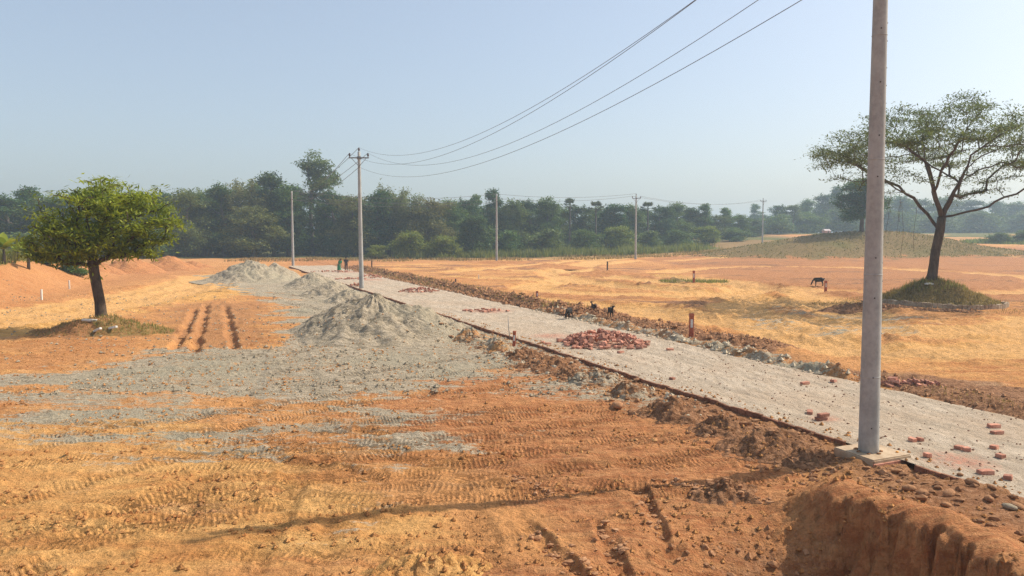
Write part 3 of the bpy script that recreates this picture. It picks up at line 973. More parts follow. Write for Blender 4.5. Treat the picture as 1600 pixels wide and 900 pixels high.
SANDMK = dict(sand=1.4)
x, y = gp(575, 535); make_heap("sand_pile", "large grey sand pile beside the road nearest the camera", "sand pile", -5.8, 31.8, 3.9, 4.8, 1.80, SANDMK, 0.35, 3,
    0.17, 1.3, rivulet=0.04, peaks=[(0.34, -0.22, 0.66, 0.72), (-0.12, 0.30, 0.7, 0.80), (0.50, 0.38, 0.5, 0.55)], group="sand piles along the road", rings=70, sect=170)
make_heap("sand_pile", "grey sand pile at the far end of the sandy ground, left of the road", "sand pile", -24.9, 72.5, 4.6, 5.2, 2.15, SANDMK, 0.2, 5,
    0.18, 1.2, rivulet=0.03, peaks=[(0.45, 0.1, 0.6, 0.74), (-0.25, 0.1, 0.6, 0.78)], group="sand piles along the road", rings=60, sect=140)
for (px, py, rx, ry, hh, sdv, lab) in [
    (488, 447, 2.8, 3.8, 1.35, 7, "low sand heap next to the far sand pile"),
    (518, 458, 2.2, 3.2, 1.15, 8, "small lumpy sand heap between the two big sand piles, farther one"),
    (545, 468, 1.9, 2.8, 0.95, 9, "small lumpy sand heap left of the second concrete pole"),
    (585, 480, 1.8, 2.8, 0.9, 10, "small sand heap just below the second concrete pole"),
    (735, 527, 0.9, 1.3, 0.55, 11, "dark lumpy sand heap at the kerb right of the large sand pile"),
    (775, 541, 0.65, 0.9, 0.5, 12, "small dark sand heap against the kerb beside the red marker post"),
    (690, 524, 0.9, 1.5, 0.42, 13, "flattened sand heap at the right foot of the large sand pile")]:
    hx, hy = gp(px, py, 0.1)
    make_heap("sand_heap", lab, "sand heap", hx, hy, rx, ry, hh, SANDMK if px < 690 else dict(sand=0.62, clod=0.4), 0.4, sdv, 0.13, 1.9, group="small sand heaps beside the kerb", rings=34, sect=80)
for (px, py, rx, ry, hh, sdv, mk, lab) in [
    (1048, 650, 0.85, 0.95, 0.52, 14, dict(clod=0.75, red=0.8), "rounded heap of fine red soil by the kerb in the middle distance"),
    (1205, 700, 1.15, 0.9, 0.40, 15, dict(clod=0.85, red=0.8), "rough brown soil heap at the kerb left of the near pole"),
    (860, 575, 1.2, 1.3, 0.38, 16, dict(clod=0.75, red=0.5), "brown clod heap below the kerb, left of the brick pile"),
    (930, 597, 0.9, 1.1, 0.42, 17, dict(clod=0.6, sand=0.45), "mixed grey and red rubble heap below the kerb"),
    (985, 617, 0.75, 0.8, 0.36, 18, dict(sand=0.38, clod=0.7), "grey rubble heap touching the red soil heap"),
    (1140, 770, 0.7, 0.55, 0.28, 19, dict(clod=0.8, red=0.5), "low dark clod heap left of the cut bank"),
    (1165, 548, 2.0, 1.5, 0.42, 20, dict(clod=0.85, red=0.6), "brown soil heap beyond the road, behind the grey ridge"),
    (1125, 672, 0.7, 0.7, 0.30, 36, dict(clod=0.85, red=0.7), "brown soil heap between the red soil heap and the near pole"),
    (895, 588, 0.7, 0.9, 0.30, 37, dict(clod=0.85, red=0.7), "dark brown soil heap under the kerb beside the mixed rubble"),
    (820, 560, 0.8, 1.0, 0.30, 38, dict(clod=0.8, red=0.6), "brown soil heap by the leaning red marker post"),
    (1265, 722, 0.6, 0.5, 0.26, 39, dict(clod=0.85, red=0.6), "small brown soil heap against the footing of the near pole"),
    (1345, 486, 2.3, 1.3, 0.34, 40, dict(clod=0.9, red=0.4), "dark low soil heap at the left foot of the ringed mound"),
    (655, 893, 0.95, 0.55, 0.20, 22, dict(clod=0.25, yellow=0.6), "ochre clod heap at the bottom edge of the ground")]:
    hx, hy = gp(px, py - 6, 0.1)
    make_heap("soil_heap", lab, "soil heap", hx, hy, rx, ry, hh, mk, 0.4, sdv, 0.10, 3.0, rings=36, sect=84)
for (px, py, rx, ry, hh, sdv, lab) in [
    (205, 425, 4.0, 4.0, 2.4, 24, "red earth mound seen just right of the left tree trunk"),
    (262, 421, 4.6, 4.0, 2.1, 25, "broad red earth mound in front of the dark tree belt"),
    (300, 418, 3.2, 3.4, 1.2, 26, "low red earth mound nearest to the far sand pile"),
    (160, 428, 3.4, 3.2, 1.2, 27, "red earth mound behind the left tree trunk")]:
    hx, hy = gp(px, py, 0.1)
    make_heap("earth_mound", lab, "earth mound", hx, hy, rx, ry, hh, dict(red=0.75), 0.2, sdv, 0.16, 0.7, group="red earth mounds on the left", rings=30, sect=70)
for (px, py, rx, ry, hh, sdv, lab) in [
    (775, 412, 7.5, 3.0, 0.35, 28, "low red earth rise at the foot of the middle far pole"),
    (865, 418, 6.0, 3.0, 0.45, 29, "low red earth rise among the curving tracks"),
    (945, 428, 5.0, 2.8, 0.5, 30, "low red earth rise with a peg among the curving tracks")]:
    hx, hy = gp(px, py, 0.1)
    make_heap("earth_rise", lab, "earth rise", hx, hy, rx, ry, hh, dict(red=0.62), 0.0, sdv, 0.10, 0.8, sharp=0, group="low earth rises on the field", rings=26, sect=70)

make_ridge("clod_ridge", "long brown ridge of dug clods along the far right edge of the road", "spoil ridge", 37, 104, 6.25, 1.25, 0.50,
           dict(clod=0.80, red=0.4), 2, 0.16, 2.2, seg=0.2)
make_ridge("sand_ridge", "grey sandy ridge along the right edge of the road behind the brick pile", "spoil ridge", 19.5, 42, 5.45, 0.62, 0.34,
           dict(sand=0.54, clod=0.40, red=0.4), 4, 0.10, 2.4, seg=0.12)
make_ridge("soil_ridge", "brown soil ridge behind the grey ridge where the goats stand", "spoil ridge", 25, 40, 6.9, 1.1, 0.34,
           dict(clod=0.8, red=0.5), 6, 0.10, 2.4, seg=0.14)
make_ridge("rubble_ridge", "flattened brown rubble ridge right of the near pole", "spoil ridge", 6, 20.5, 5.9, 0.95, 0.22,
           dict(clod=0.8, red=0.4, dry=lambda X, Y, t: 0.35 * sstep(0.0, 0.3, 0.35 - t)), 8, 0.07, 3.0, seg=0.1)

# ------------------------------------------------------------------ loose clods and gravel (too many to count)
def rock_template(seed, sub=False):
    r = np.random.default_rng(seed)
    bm = bmesh.new()
    bmesh.ops.create_icosphere(bm, subdivisions=2 if sub else 1, radius=1.0)
    V = np.array([v.co[:] for v in bm.verts]); F = np.array([[v.index for v in f.verts] for f in bm.faces])
    bm.free()
    V = V * (1 + (r.random((len(V), 1)) - 0.5) * (0.25 if sub else 0.5))
    V = V * np.array([1.0, 0.8, 0.62])
    return V, F
OCT = (np.array([[1, 0, 0], [-1, 0, 0], [0, 1, 0], [0, -1, 0], [0, 0, .8], [0, 0, -.8]], float),
       np.array([[0, 2, 4], [2, 1, 4], [1, 3, 4], [3, 0, 4], [2, 0, 5], [1, 2, 5], [3, 1, 5], [0, 3, 5]]))

def surf_arr(X, Y):
    z = terrain(X, Y)
    s, q = sq(X, Y)
    on = (q >= 0) & (q <= road_w(s) + 0.2) & (s < ROAD_END)
    z = np.where(on, np.maximum(z, road_height(X, Y)), z)
    for f in HEAPS:
        z = np.maximum(z, f(X, Y))
    return z

def scatter_rocks(name, label, X, Y, size, mat, seed=0, big=False):
    r = np.random.default_rng(seed)
    n = len(X)
    tv, tf = rock_template(seed) if big else OCT
    Z = surf_arr(X, Y)
    sc_ = size[:, None, None]
    a = r.random(n) * 2 * math.pi
    ca, sa = np.cos(a), np.sin(a)
    j = 1 + (r.random((n, len(tv), 1)) - 0.5) * (0.75 if big else 0.7)
    v = tv[None] * j * (0.7 + 0.6 * r.random((n, 1, 3))) * sc_
    vx = v[..., 0] * ca[:, None] - v[..., 1] * sa[:, None]
    vy = v[..., 0] * sa[:, None] + v[..., 1] * ca[:, None]
    V = np.stack([vx + X[:, None], vy + Y[:, None], v[..., 2] + (Z + size * (0.12 if big else 0.25))[:, None]], -1).reshape(-1, 3)
    F = (tf[None] + (np.arange(n) * len(tv))[:, None, None]).reshape(-1, 3)
    me = mesh_from(name, V, F, smooth=False)
    o = link(name, me, mat)
    o["kind"] = "stuff"
    o["label"] = label
    o["category"] = "clods"
    return o

def strip_points(n, s0, s1, q0, q1, seed, power=1.0):
    r = np.random.default_rng(seed)
    s = s0 + (s1 - s0) * r.random(n) ** power
    q = q0 + (q1 - q0) * r.random(n)
    return from_sq(s, q)

def psize(n, lo, hi, seed, k=3.0):
    r = np.random.default_rng(seed)
    return lo + (hi - lo) * r.random(n) ** k

X, Y = strip_points(2400, 5, 15, -2.1, -0.12, 201); scatter_rocks("loose_clods", "loose brown clods on the rubble bank below the kerb", X, Y, psize(2400, 0.006, 0.085, 1, 9), M_STONE, 1, True)
X, Y = strip_points(2400, 13, 34, -2.4, -0.1, 202); scatter_rocks("loose_clods", "loose clods along the left side of the kerb", X, Y, psize(2400, 0.010, 0.10, 2, 6), M_STONE, 2, True)
X, Y = strip_points(800, 18, 36, -2.0, -0.1, 203); scatter_rocks("sand_lumps", "grey lumps along the left side of the kerb", X, Y, psize(800, 0.010, 0.11, 3, 6), M_STONEG, 3, True)
X, Y = strip_points(5200, 37, 104, 5.3, 8.6, 204, 1.3); scatter_rocks("loose_clods", "dug clods strewn on the long ridge right of the road", X, Y, psize(5200, 0.03, 0.17, 4, 3), M_STONE, 4)
X, Y = strip_points(2600, 25, 40, 6.2, 8.3, 205); scatter_rocks("loose_clods", "clods strewn around the goats", X, Y, psize(2600, 0.015, 0.10, 5, 4), M_STONE, 5)
X, Y = strip_points(700, 19, 42, 4.9, 6.1, 206); scatter_rocks("sand_lumps", "grey lumps on the sandy ridge", X, Y, psize(700, 0.015, 0.12, 6, 4), M_STONEG, 6)
X, Y = strip_points(2600, 5, 21, 5.2, 7.2, 207); scatter_rocks("loose_clods", "clods on the flattened rubble ridge right of the near pole", X, Y, psize(2600, 0.010, 0.07, 7, 4), M_STONE, 7)
X, Y = strip_points(2200, 5, 30, 0.2, 5.0, 208, 1.2); scatter_rocks("road_grit", "small stones and brick chips on the road", X, Y, psize(2200, 0.006, 0.030, 8, 3), M_BRICKD, 8)
X, Y = strip_points(1500, 6, 42, -0.16, 0.55, 211); scatter_rocks("spilled_soil", "soil crumbs spilled over the left kerb onto the road", X, Y, psize(1500, 0.006, 0.055, 15, 5), M_SOIL, 15)
X, Y = strip_points(700, 6.5, 12.8, -5.6, -3.7, 210); scatter_rocks("fallen_clods", "crumbled clods at the foot of the cut bank", X, Y, psize(700, 0.008, 0.075, 13, 5), M_STONE, 13, True)
# clods that cling to patches of the open ground
r_ = np.random.default_rng(209)
n_ = 60000
yy = 6.5 + 24 * r_.random(n_) ** 1.25; xx = (r_.random(n_) - 0.5) * 1.7 * yy
keep = (fbm(xx * 0.5, yy * 0.9, 3, 140) + 0.35 * r_.random(n_) > 0.16) & (sq(xx, yy)[1] < -0.2)
xx, yy = xx[keep], yy[keep]
scatter_rocks("loose_clods", "crumbs of earth on the churned foreground", xx, yy, psize(len(xx), 0.006, 0.050, 9, 5), M_SOIL, 9)
n_ = 15000
yy = 19 + 34 * r_.random(n_) ** 1.3; xx = -0.75 * yy + r_.random(n_) * 0.95 * yy
keep = (sq(xx, yy)[1] < -0.2) & (fbm(xx * 0.3, yy * 0.4, 3, 141) + 0.3 * r_.random(n_) > 0.05)
xx, yy = xx[keep], yy[keep]
scatter_rocks("sand_crumbs", "grey crumbs strewn over the sandy ground", xx, yy, psize(len(xx), 0.010, 0.075, 14, 5), M_STONEG, 14)
# clods of the wheel ruts in the foreground
bx_, by_ = [], []
for (a, b, n) in (((1000, 770), (1035, 835), 120), ((935, 815), (1000, 905), 170), ((830, 825), (915, 892), 150), ((1040, 750), (1200, 790), 260), ((800, 745), (860, 770), 80)):
    pa, pb = gp(*a), gp(*b)
    t = r_.random(n)
    bx_.append(pa[0] + (pb[0] - pa[0]) * t + r_.normal(0, 0.10, n)); by_.append(pa[1] + (pb[1] - pa[1]) * t + r_.normal(0, 0.12, n))
X, Y = np.concatenate(bx_), np.concatenate(by_)
scatter_rocks("loose_clods", "clods thrown up along the wheel ruts in the foreground", X, Y, psize(len(X), 0.008, 0.060, 10, 4), M_STONE, 10, True)

# larger single clods on the bank beside the kerb
ROCKS = []
for k in range(5):
    V, F = rock_template(300 + k, True)
    me = mesh_from("clod_mesh", V, F); me.materials.append(M_STONE); ROCKS.append(me)
def clod(px, py, size, label, name="clod", z=0.15, mat=None):
    cx, cy = gp(px, py, z)
    me = random.choice(ROCKS)
    if mat is not None:
        me = me.copy(); me.materials.clear(); me.materials.append(mat)
    o = bpy.data.objects.new(name, me); C.objects.link(o)
    o.location = (cx, cy, surf(cx, cy) + size * 0.3)
    o.scale = (size, size * random.uniform(0.75, 1), size * random.uniform(0.7, 0.95))
    o.rotation_euler = (random.uniform(-.3, .3), random.uniform(-.3, .3), random.uniform(0, 6))
    tag(o, label, "clod", "big clods on the rubble bank")
    return o
for i, (px, py, s_) in enumerate([(1420, 765, .12), (1440, 772, .10), (1482, 778, .11), (1478, 793, .08), (1518, 762, .13), (1545, 787, .10), (1550, 771, .08),
                          (1466, 757, .07), (1500, 742, .06)]):
    clod(px, py, s_, ["round brown clod on the rubble bank, leftmost of its row", "brown clod right of the leftmost round clod", "squat brown clod midway along the rubble bank",
                      "small clod lying in front of the squat clod", "largest brown clod close under the kerb", "brown clod in front of the largest clod",
                      "small brown clod right of the largest clod", "small clod above the middle of the rubble bank", "small clod touching the kerb"][i])
clod(1577, 800, .10, "smooth grey stone at the right end of the rubble bank", "stone", mat=M_STONEG)
clod(1590, 796, .10, "brown stone right beside the smooth grey stone", "stone")
clod(965, 638, .17, "flat reddish slab of earth left of the red soil heap", "earth_slab", 0.0)

# ------------------------------------------------------------------ bricks
def brick_at(x, y, z, rot, parent=None, half=False, name="brick"):
    o = bpy.data.objects.new(name, random.choice(HALVES if half else BRICKS))
    C.objects.link(o)
    if parent is not None:
        o.parent = parent
    o.location = (x, y, z)
    o.rotation_euler = rot
    return o

def brick_pile(label, px, py, rx, ry, hh, n, seed, rot=0.0, spill=0.2):
    r = random.Random(seed)
    cx, cy = gp(px, py, ROAD_Z)
    z0 = surf(cx, cy)
    e = empty("brick_pile", (cx, cy, z0))
    tag(e, label, "brick pile", "piles of bricks on the road")
    for k in range(n):
        rr = math.sqrt(r.random()); a = r.uniform(0, 2 * math.pi)
        if r.random() < spill:
            rr *= 1.2
        x, y = rr * math.cos(a) * rx, rr * math.sin(a) * ry
        X, Y = x * math.cos(rot) - y * math.sin(rot), x * math.sin(rot) + y * math.cos(rot)
        top = hh * max(0.0, 1 - rr * rr)
        z = max(0.0, top * r.uniform(0.45, 1.0))
        tilt = 0.55 if top > 0.06 else 0.06
        gz = float(road_height(np.array([cx + X]), np.array([cy + Y]))[0]) - z0
        brick_at(X, Y, z + gz + (0.01 if tilt < 0.1 else 0.03), (r.gauss(0, tilt), r.gauss(0, tilt), r.uniform(0, 6.28)), e, half=r.random() < 0.3)
    return e
brick_pile("big heap of tumbled red bricks on the road behind the goats' near side", 942, 537, 1.45, 1.5, 0.42, 230, 1)["label"] = "big heap of tumbled red bricks in the middle of the road"
brick_pile("thin scatter of red bricks on the road left of the goats", 757, 486, 1.1, 0.9, 0.05, 24, 2)
brick_pile("brown broken brick heap at the right edge of the road", 655, 456, 1.3, 1.0, 0.28, 60, 3)
brick_pile("small red brick heap just right of the second concrete pole", 577, 434, 1.1, 1.0, 0.35, 45, 4)
brick_pile("thin line of red bricks on the road left of the second concrete pole", 545, 436, 1.6, 0.8, 0.08, 30, 5)
brick_pile("red bricks strewn on the far road near the two workers", 520, 425, 2.6, 2.0, 0.10, 34, 6)
brick_pile("red brick remnants at the foot of the second concrete pole", 556, 448, 0.5, 0.6, 0.22, 16, 7)

loose = [
    (1258, 600, 0, 0.4, "single brick on the road above the left pair"),
    (1265, 646, 0, 1.2, "broken brick on the road left of the two stacked bricks"),
    (1283, 657, 0, 0.15, "lower brick of the two stacked bricks left of the near pole"),
    (1540, 741, 0, 0.1, "flat brick on the road below the brick chips, near the right edge"),
    (1575, 748, 1, 0.9, "broken reddish brick right of the flat brick near the right edge"),
    (1558, 677, 0, 0.25, "long brick lying on the road at the far right, front one of two"),
    (1553, 667, 0, 0.1, "brick lying behind the long brick at the far right"),
    (1498, 700, 1, 0.6, "brick bat in the middle cluster right of the near pole, left piece"),
    (1510, 703, 1, 1.4, "brick bat in the middle cluster right of the near pole, right piece"),
    (1438, 688, 1, 0.3, "brick bat nearest to the near pole on its right"),
    (1425, 689, 1, 2.0, "small brick bat between the pole and its neighbour"),
    (1553, 701, 1, 0.7, "reddish brick bat between the cluster and the right edge"),
    (1564, 714, 1, 1.9, "dark brick bat above the flat brick near the right edge"),
    (1450, 714, 1, 0.2, "red brick bat lying close to the pole base on the road"),
    (856, 538, 0, 0.4, "brick on the road to the left of the big brick heap"),
    (848, 536, 1, 1.1, "brick bat touching the brick left of the big brick heap"),
    (1050, 593, 1, 0.8, "single brick bat on the road below the big brick heap"),
    (1047, 548, 0, 0.3, "single brick on the road right of the big brick heap"),
    (970, 551, 0, 0.6, "brick rolled forward from the big brick heap"),
    (1302, 597, 1, 0.6, "small brick bat on the road near the far edge left of the pole"),
]
for (px, py, half, rz, lab) in loose:
    bx, by = gp(px, py, ROAD_Z)
    o = brick_at(bx, by, surf(bx, by) - 0.004, (random.gauss(0, .04), random.gauss(0, .04), rz), None, bool(half), "half_brick" if half else "brick")
    tag(o, lab, "brick", "loose bricks on the road")
bx, by = gp(1285, 657, ROAD_Z)
o = brick_at(bx + 0.03, by + 0.03, surf(bx, by) + 0.068, (0.02, -0.04, 0.3), None)
tag(o, "upper brick of the two stacked bricks left of the near pole", "brick", "loose bricks on the road")

def brick_stack(label, px, py, n, seed, dirv):
    r = random.Random(seed)
    cx, cy = gp(px, py, 0.15)
    z0 = surf(cx, cy) + 0.02
    e = empty("brick_stack", (cx, cy, z0))
    tag(e, label, "brick stack")
    for k in range(n):
        t = (k - n / 2) * 0.088
        x, y = t * dirv[0], t * dirv[1]
        z = surf(cx + x, cy + y) - z0
        o = brick_at(x + r.gauss(0, .015), y + r.gauss(0, .02), z + 0.07, (math.pi / 2 + r.uniform(0.1, 0.55), 0, math.atan2(dirv[1], dirv[0]) + math.pi / 2 + r.gauss(0, .1)), e)
        if k % 3 == 0:
            brick_at(x + r.gauss(0, .05), y - 0.2 + r.gauss(0, .05), z - 0.02, (r.gauss(0, .1), r.gauss(0, .1), r.uniform(0, 3)), e)
    for k in range(8):
        x, y = r.uniform(-1.3, -0.4), r.uniform(0.0, 0.5)
        brick_at(x, y, surf(cx + x, cy + y) - z0 + r.uniform(0, .08), (r.gauss(0, .3), r.gauss(0, .3), r.uniform(0, 3)), e)
    return e
brick_stack("row of leaning bricks on the soil right of the near pole", 1432, 603, 16, 5, (0.96, -0.28))

# ------------------------------------------------------------------ electricity poles and wires
def lathe(profile, sides=20):
    V = []; F = []
    for (r, z) in profile:
        for k in range(sides):
            a = 2 * math.pi * k / sides
            V.append(Vector((r * math.cos(a), r * math.sin(a), z)))
    for i in range(len(profile) - 1):
        for k in range(sides):
            k2 = (k + 1) % sides
            F.append((i * sides + k, i * sides + k2, (i + 1) * sides + k2, (i + 1) * sides + k))
    F.append(tuple(range(sides - 1, -1, -1)))
    F.append(tuple((len(profile) - 1) * sides + k for k in range(sides)))
    return V, F
POLE_H = 10.4
def make_pole(label, x, y, z, arm, top_r=0.10, base_r=0.172, sides=28, lean=(0, 0), rz=0.0, POLE_H=POLE_H):
    e = empty("concrete_pole", (x, y, z), rz)
    e.rotation_euler = (lean[0], lean[1], rz)
    tag(e, label, "utility pole", "concrete electricity poles")
    rr = [(base_r + (top_r - base_r) * (zz + 0.2) / (POLE_H + 0.2), zz) for zz in np.linspace(-0.2, POLE_H, 24)]
    sh = link("shaft", pymesh("shaft", *lathe(rr, sides)), M_CONC, e)
    link("cap", pymesh("cap", *lathe([(top_r * 1.02, POLE_H - 0.02), (top_r * 0.8, POLE_H + 0.03), (0.02, POLE_H + 0.05)], 16)), M_CONC, e)
    att = {}
    if arm:
        zA = POLE_H - 0.45
        half = 0.75
        ang = [box(0, -top_r - 0.045, zA, half * 2, 0.09, 0.09), box(0, -top_r - 0.005, zA + 0.0, 0.30, 0.012, 0.22)]
        link("crossarm", pymesh("crossarm", *join_parts(ang), smooth=False), M_STEEL, e)
        for sgn in (-1, 1):
            V, F = tube([(sgn * 0.55, -top_r - 0.05, zA - 0.04), (sgn * 0.02, -top_r - 0.02, zA - 0.62)], [0.02, 0.02], 6)
            link("brace", pymesh("brace", V, F), M_STEEL, e)
        insp = [(0.02, -0.05), (0.02, 0.05), (0.05, 0.06), (0.085, 0.10), (0.06, 0.13), (0.095, 0.16), (0.06, 0.20), (0.075, 0.23), (0.03, 0.27), (0.05, 0.29), (0.02, 0.31)]
        for (ix, iy, iz) in ((-half + 0.06, -top_r - 0.045, zA + 0.05), (half - 0.06, -top_r - 0.045, zA + 0.05), (0, 0, POLE_H + 0.03)):
            V, F = lathe(insp, 12)
            link("insulator", pymesh("insulator", [v + Vector((ix, iy, iz)) for v in V], F), M_INS, e)
        att = dict(l=(-half + 0.06, -top_r - 0.045, zA + 0.36), r=(half - 0.06, -top_r - 0.045, zA + 0.36), t=(0, 0, POLE_H + 0.34))
    zB = POLE_H - 1.15
    V, F = lathe([(0.02, -0.06), (0.05, -0.05), (0.03, 0.0), (0.05, 0.05), (0.02, 0.06)], 10)
    link("spool", pymesh("spool", [v + Vector((0.02, -top_r - 0.13, zB)) for v in V], F), M_INS, e)
    link("bracket", pymesh("bracket", *join_parts([box(0.02, -top_r - 0.08, zB + 0.075, 0.03, 0.16, 0.012), box(0.02, -top_r - 0.08, zB - 0.075, 0.03, 0.16, 0.012)]), smooth=False), M_STEEL, e)
    att['b'] = (0.02, -top_r - 0.13, zB)
    if not arm:
        att.update(l=(0.02, -top_r - 0.13, zB + 0.5), r=(0.02, -top_r - 0.13, zB + 0.8), t=(0, 0, POLE_H + 0.05))
    Mx = Matrix.Translation((x, y, z)) @ Euler(e.rotation_euler).to_matrix().to_4x4()
    return e, {k: Mx @ Vector(v) for k, v in att.items()}

P1 = gp(1357, 703, ROAD_Z + 0.08)
pole_rz = math.atan2(RN[1], RN[0])
p1, A1 = make_pole("nearest thick concrete pole on a square footing at the kerb", P1[0], P1[1], ground(*P1) + 0.1, True, 0.102, 0.172, 40, (0.004, -0.011), pole_rz, 9.9)
# the rows of small drill holes up the shaft and the brick-edged footing slab
for side in (0, 1):
    r = random.Random(40 + side)
    z = 0.5
    while z < 9.6:
        rad = 0.172 + (0.102 - 0.172) * z / POLE_H
        a = (-0.75 if side == 0 else -2.15) - pole_rz * 0 + r.gauss(0, 0.03)
        V, F = tube([(math.cos(a) * (rad - 0.01), math.sin(a) * (rad - 0.01), z), (math.cos(a) * (rad + 0.004), math.sin(a) * (rad + 0.004), z)], [0.014, 0.012], 8)
        link("step_hole", pymesh("step_hole", V, F), M_HOLE, p1)
        z += r.choice((0.32, 0.45, 0.3, 0.6)) if side == 0 else r.choice((0.9, 1.4, 0.7))
z1 = p1.location.z
for zz in (1.4, 3.2, 5.2, 7.3):
    rad = 0.172 + (0.102 - 0.172) * zz / POLE_H
    link("mould_seam", pymesh("mould_seam", *lathe([(rad - 0.002, zz - 0.010), (rad + 0.0022, zz - 0.006), (rad + 0.0022, zz + 0.006), (rad - 0.002, zz + 0.010)], 40)), M_CONC, p1)
ft = bevel_mesh("footing", *box(0.08, 0.0, -0.035, 0.90, 0.90, 0.17), 0.02, 2)
ft = link("footing", ft, M_CONC2, p1)
ft.location = (0, 0, 0.0)
for k in range(4):
    V, F = box(0, 0, 0, 0.24, 0.03, 0.115)
    bo = link("brick", bevel_mesh("footing_brick", V, F, 0.005), M_BRICK, ft, (-0.26 + k * 0.235, -0.457, -0.075))
for k in range(4):
    V, F = box(0, 0, 0, 0.03, 0.235, 0.115)
    link("brick", bevel_mesh("footing_brick", V, F, 0.005), M_BRICK, ft, (0.537, -0.335 + k * 0.222, -0.075))
for k in range(7):
    a = k * 0.9 + 0.3
    o = bpy.data.objects.new("mortar_lump", ROCKS[k % 5]); C.objects.link(o); o.parent = p1
    o.location = (math.cos(a) * 0.21, math.sin(a) * 0.21, 0.06); s_ = random.uniform(0.03, 0.06); o.scale = (s_, s_, s_ * 0.8)
V, F = rock_template(77, True)
o = link("orange_peel", mesh_from("orange_peel", V * 0.028, F), simple_mat("orange_fruit", (0.75, 0.28, 0.02), (0.85, 0.38, 0.04), 6, 0.5))
pxy = (P1[0] + 0.46, P1[1] - 0.1)
o.location = (pxy[0], pxy[1], z1 + 0.065)
tag(o, "small bright orange scrap lying on the footing slab of the near pole", "scrap")

def pole_far(label, px, py, y, arm, **kw):
    X, Y, Z = at_depth(px, py, y)
    return make_pole(label, X, Y, surf(X, Y) - 0.02, arm, 0.105, 0.185, 14, **kw)
p2, A2 = pole_far("second concrete pole along the road, with crossarm and four wires", 565, 452, 58.0, True, lean=(0, -0.006), rz=pole_rz * 0.2)
p3, A3 = pole_far("thin pale pole behind the far sand pile", 458, 417, 105.0, False, rz=pole_rz)
p4, A4 = pole_far("slender pale pole in the middle of the field before the trees", 776, 408, 117.0, False, rz=pole_rz)
p5, A5 = pole_far("far pole with a short crossarm right of the middle pole", 993, 402, 124.0, True, rz=0.2)
p6, A6 = pole_far("most distant pole with a crossarm beside the green hill", 1191, 381, 180.0, True, rz=0.2)

WIRE_N = 0
def wire(label, a, b, sag, r=0.014, n=40):
    pts = []
    for i in range(n + 1):
        t = i / n
        p = a.lerp(b, t)
        pts.append(p - Vector((0, 0, sag * 4 * t * (1 - t))))
    V, F = tube(pts, [r] * (n + 1), 5)
    o = link("overhead_wire", pymesh("overhead_wire", V, F), M_WIRE)
    return tag(o, label, "wire", "overhead power wires")
wire("highest overhead wire between the near pole and the second pole", A1['t'], A2['t'], 2.25, 0.008)
wire("overhead wire to the left crossarm end of the second pole", A1['l'], A2['l'], 2.4, 0.008)
wire("overhead wire to the right crossarm end of the second pole", A1['r'], A2['r'], 2.45, 0.008)
wire("lowest overhead wire between the near pole and the second pole", A1['b'], A2['b'], 2.0, 0.008)
for k, nm in (('t', 'top'), ('l', 'left'), ('r', 'right'), ('b', 'lowest')):
    wire(f"{nm} wire dropping from the second pole to the pole behind the sand pile", A2[k], A3[k], 0.9, 0.018)
for k, nm in (('t', 'top'), ('l', 'middle'), ('b', 'lowest')):
    wire(f"{nm} far wire from the pole behind the sand pile to the middle pole", A3[k], A4[k], 0.9, 0.022)
for k, nm in (('t', 'upper'), ('l', 'lower')):
    wire(f"{nm} far wire from the middle pole to the far crossarm pole", A4[k], A5[k], 0.6, 0.02)
for k, nm in (('l', 'left'), ('r', 'right')):
    wire(f"{nm} far wire from the far crossarm pole to the most distant pole", A5[k], A6[k], 1.2, 0.02)
# stay wires of the second pole's far side
# ------------------------------------------------------------------ marker posts and pegs
def marker(label, px, py, h, wd=0.13, z=0.1, band=True, mat=None, cat="marker post", lean=0.0):
    x, y = gp(px, py, z)
    e = empty("marker_post", (x, y, surf(x, y) - 0.03), random.uniform(-.3, .3))
    e.rotation_euler = (lean, lean * 0.6, e.rotation_euler[2])
    tag(e, label, cat, "survey markers")
    V, F = box(0, 0, h / 2, wd, wd, h)
    link("shaft", bevel_mesh("shaft", V, F, wd * 0.08), mat or M_POST, e)
    if band:
        V, F = box(0, 0, h - wd * 0.35, wd * 1.12, wd * 1.12, wd * 0.7)
        link("head", bevel_mesh("head", V, F, wd * 0.1), M_POST, e)
        V, F = box(0, -wd * 0.505, h * 0.60, wd * 0.5, 0.006, h * 0.34)
        link("number_plate", pymesh("number_plate", V, F, False), M_WHITE, e)
    return e
marker("red square marker post standing alone behind the grey ridge", 1080, 530, 0.95, 0.17)
marker("leaning red marker post at the left kerb beside the sand heaps", 803, 541, 0.62, 0.11, lean=0.06)
marker("red marker post on the field side of the clod ridge", 839, 479, 0.52, 0.11)
marker("small red marker beside the lone goat on the right field", 1290, 453, 0.85, 0.18)
marker("slim marker post on the small grassy patch", 1084, 441, 1.1, 0.2)
marker("small dark peg on the field left of the red marker post", 712, 447, 0.65, 0.10, band=False, mat=M_BARK)
marker("tiny dark peg far along the clod ridge", 581, 419, 1.0, 0.14, band=False, mat=M_BARK)
marker("dark peg on the low red rise among the curving tracks", 949, 424, 1.2, 0.16, band=False, mat=M_BARK)
marker("white peg on the slope of the left bank, nearer one", 65, 462, 0.75, 0.09, 0.3, False, M_WHITE)
marker("white peg on the slope of the left bank, higher one", 108, 441, 0.7, 0.09, 0.6, False, M_WHITE)
marker("white peg in the field left of the far crossarm pole", 909, 404, 0.9, 0.14, 0.2, False, M_WHITE)
marker("thin white peg behind the sandy kerb near the second pole", 748, 434, 0.0 + 0.55, 0.08, 0.1, False, M_WHITE)
x, y = gp(797, 530, 0.1)
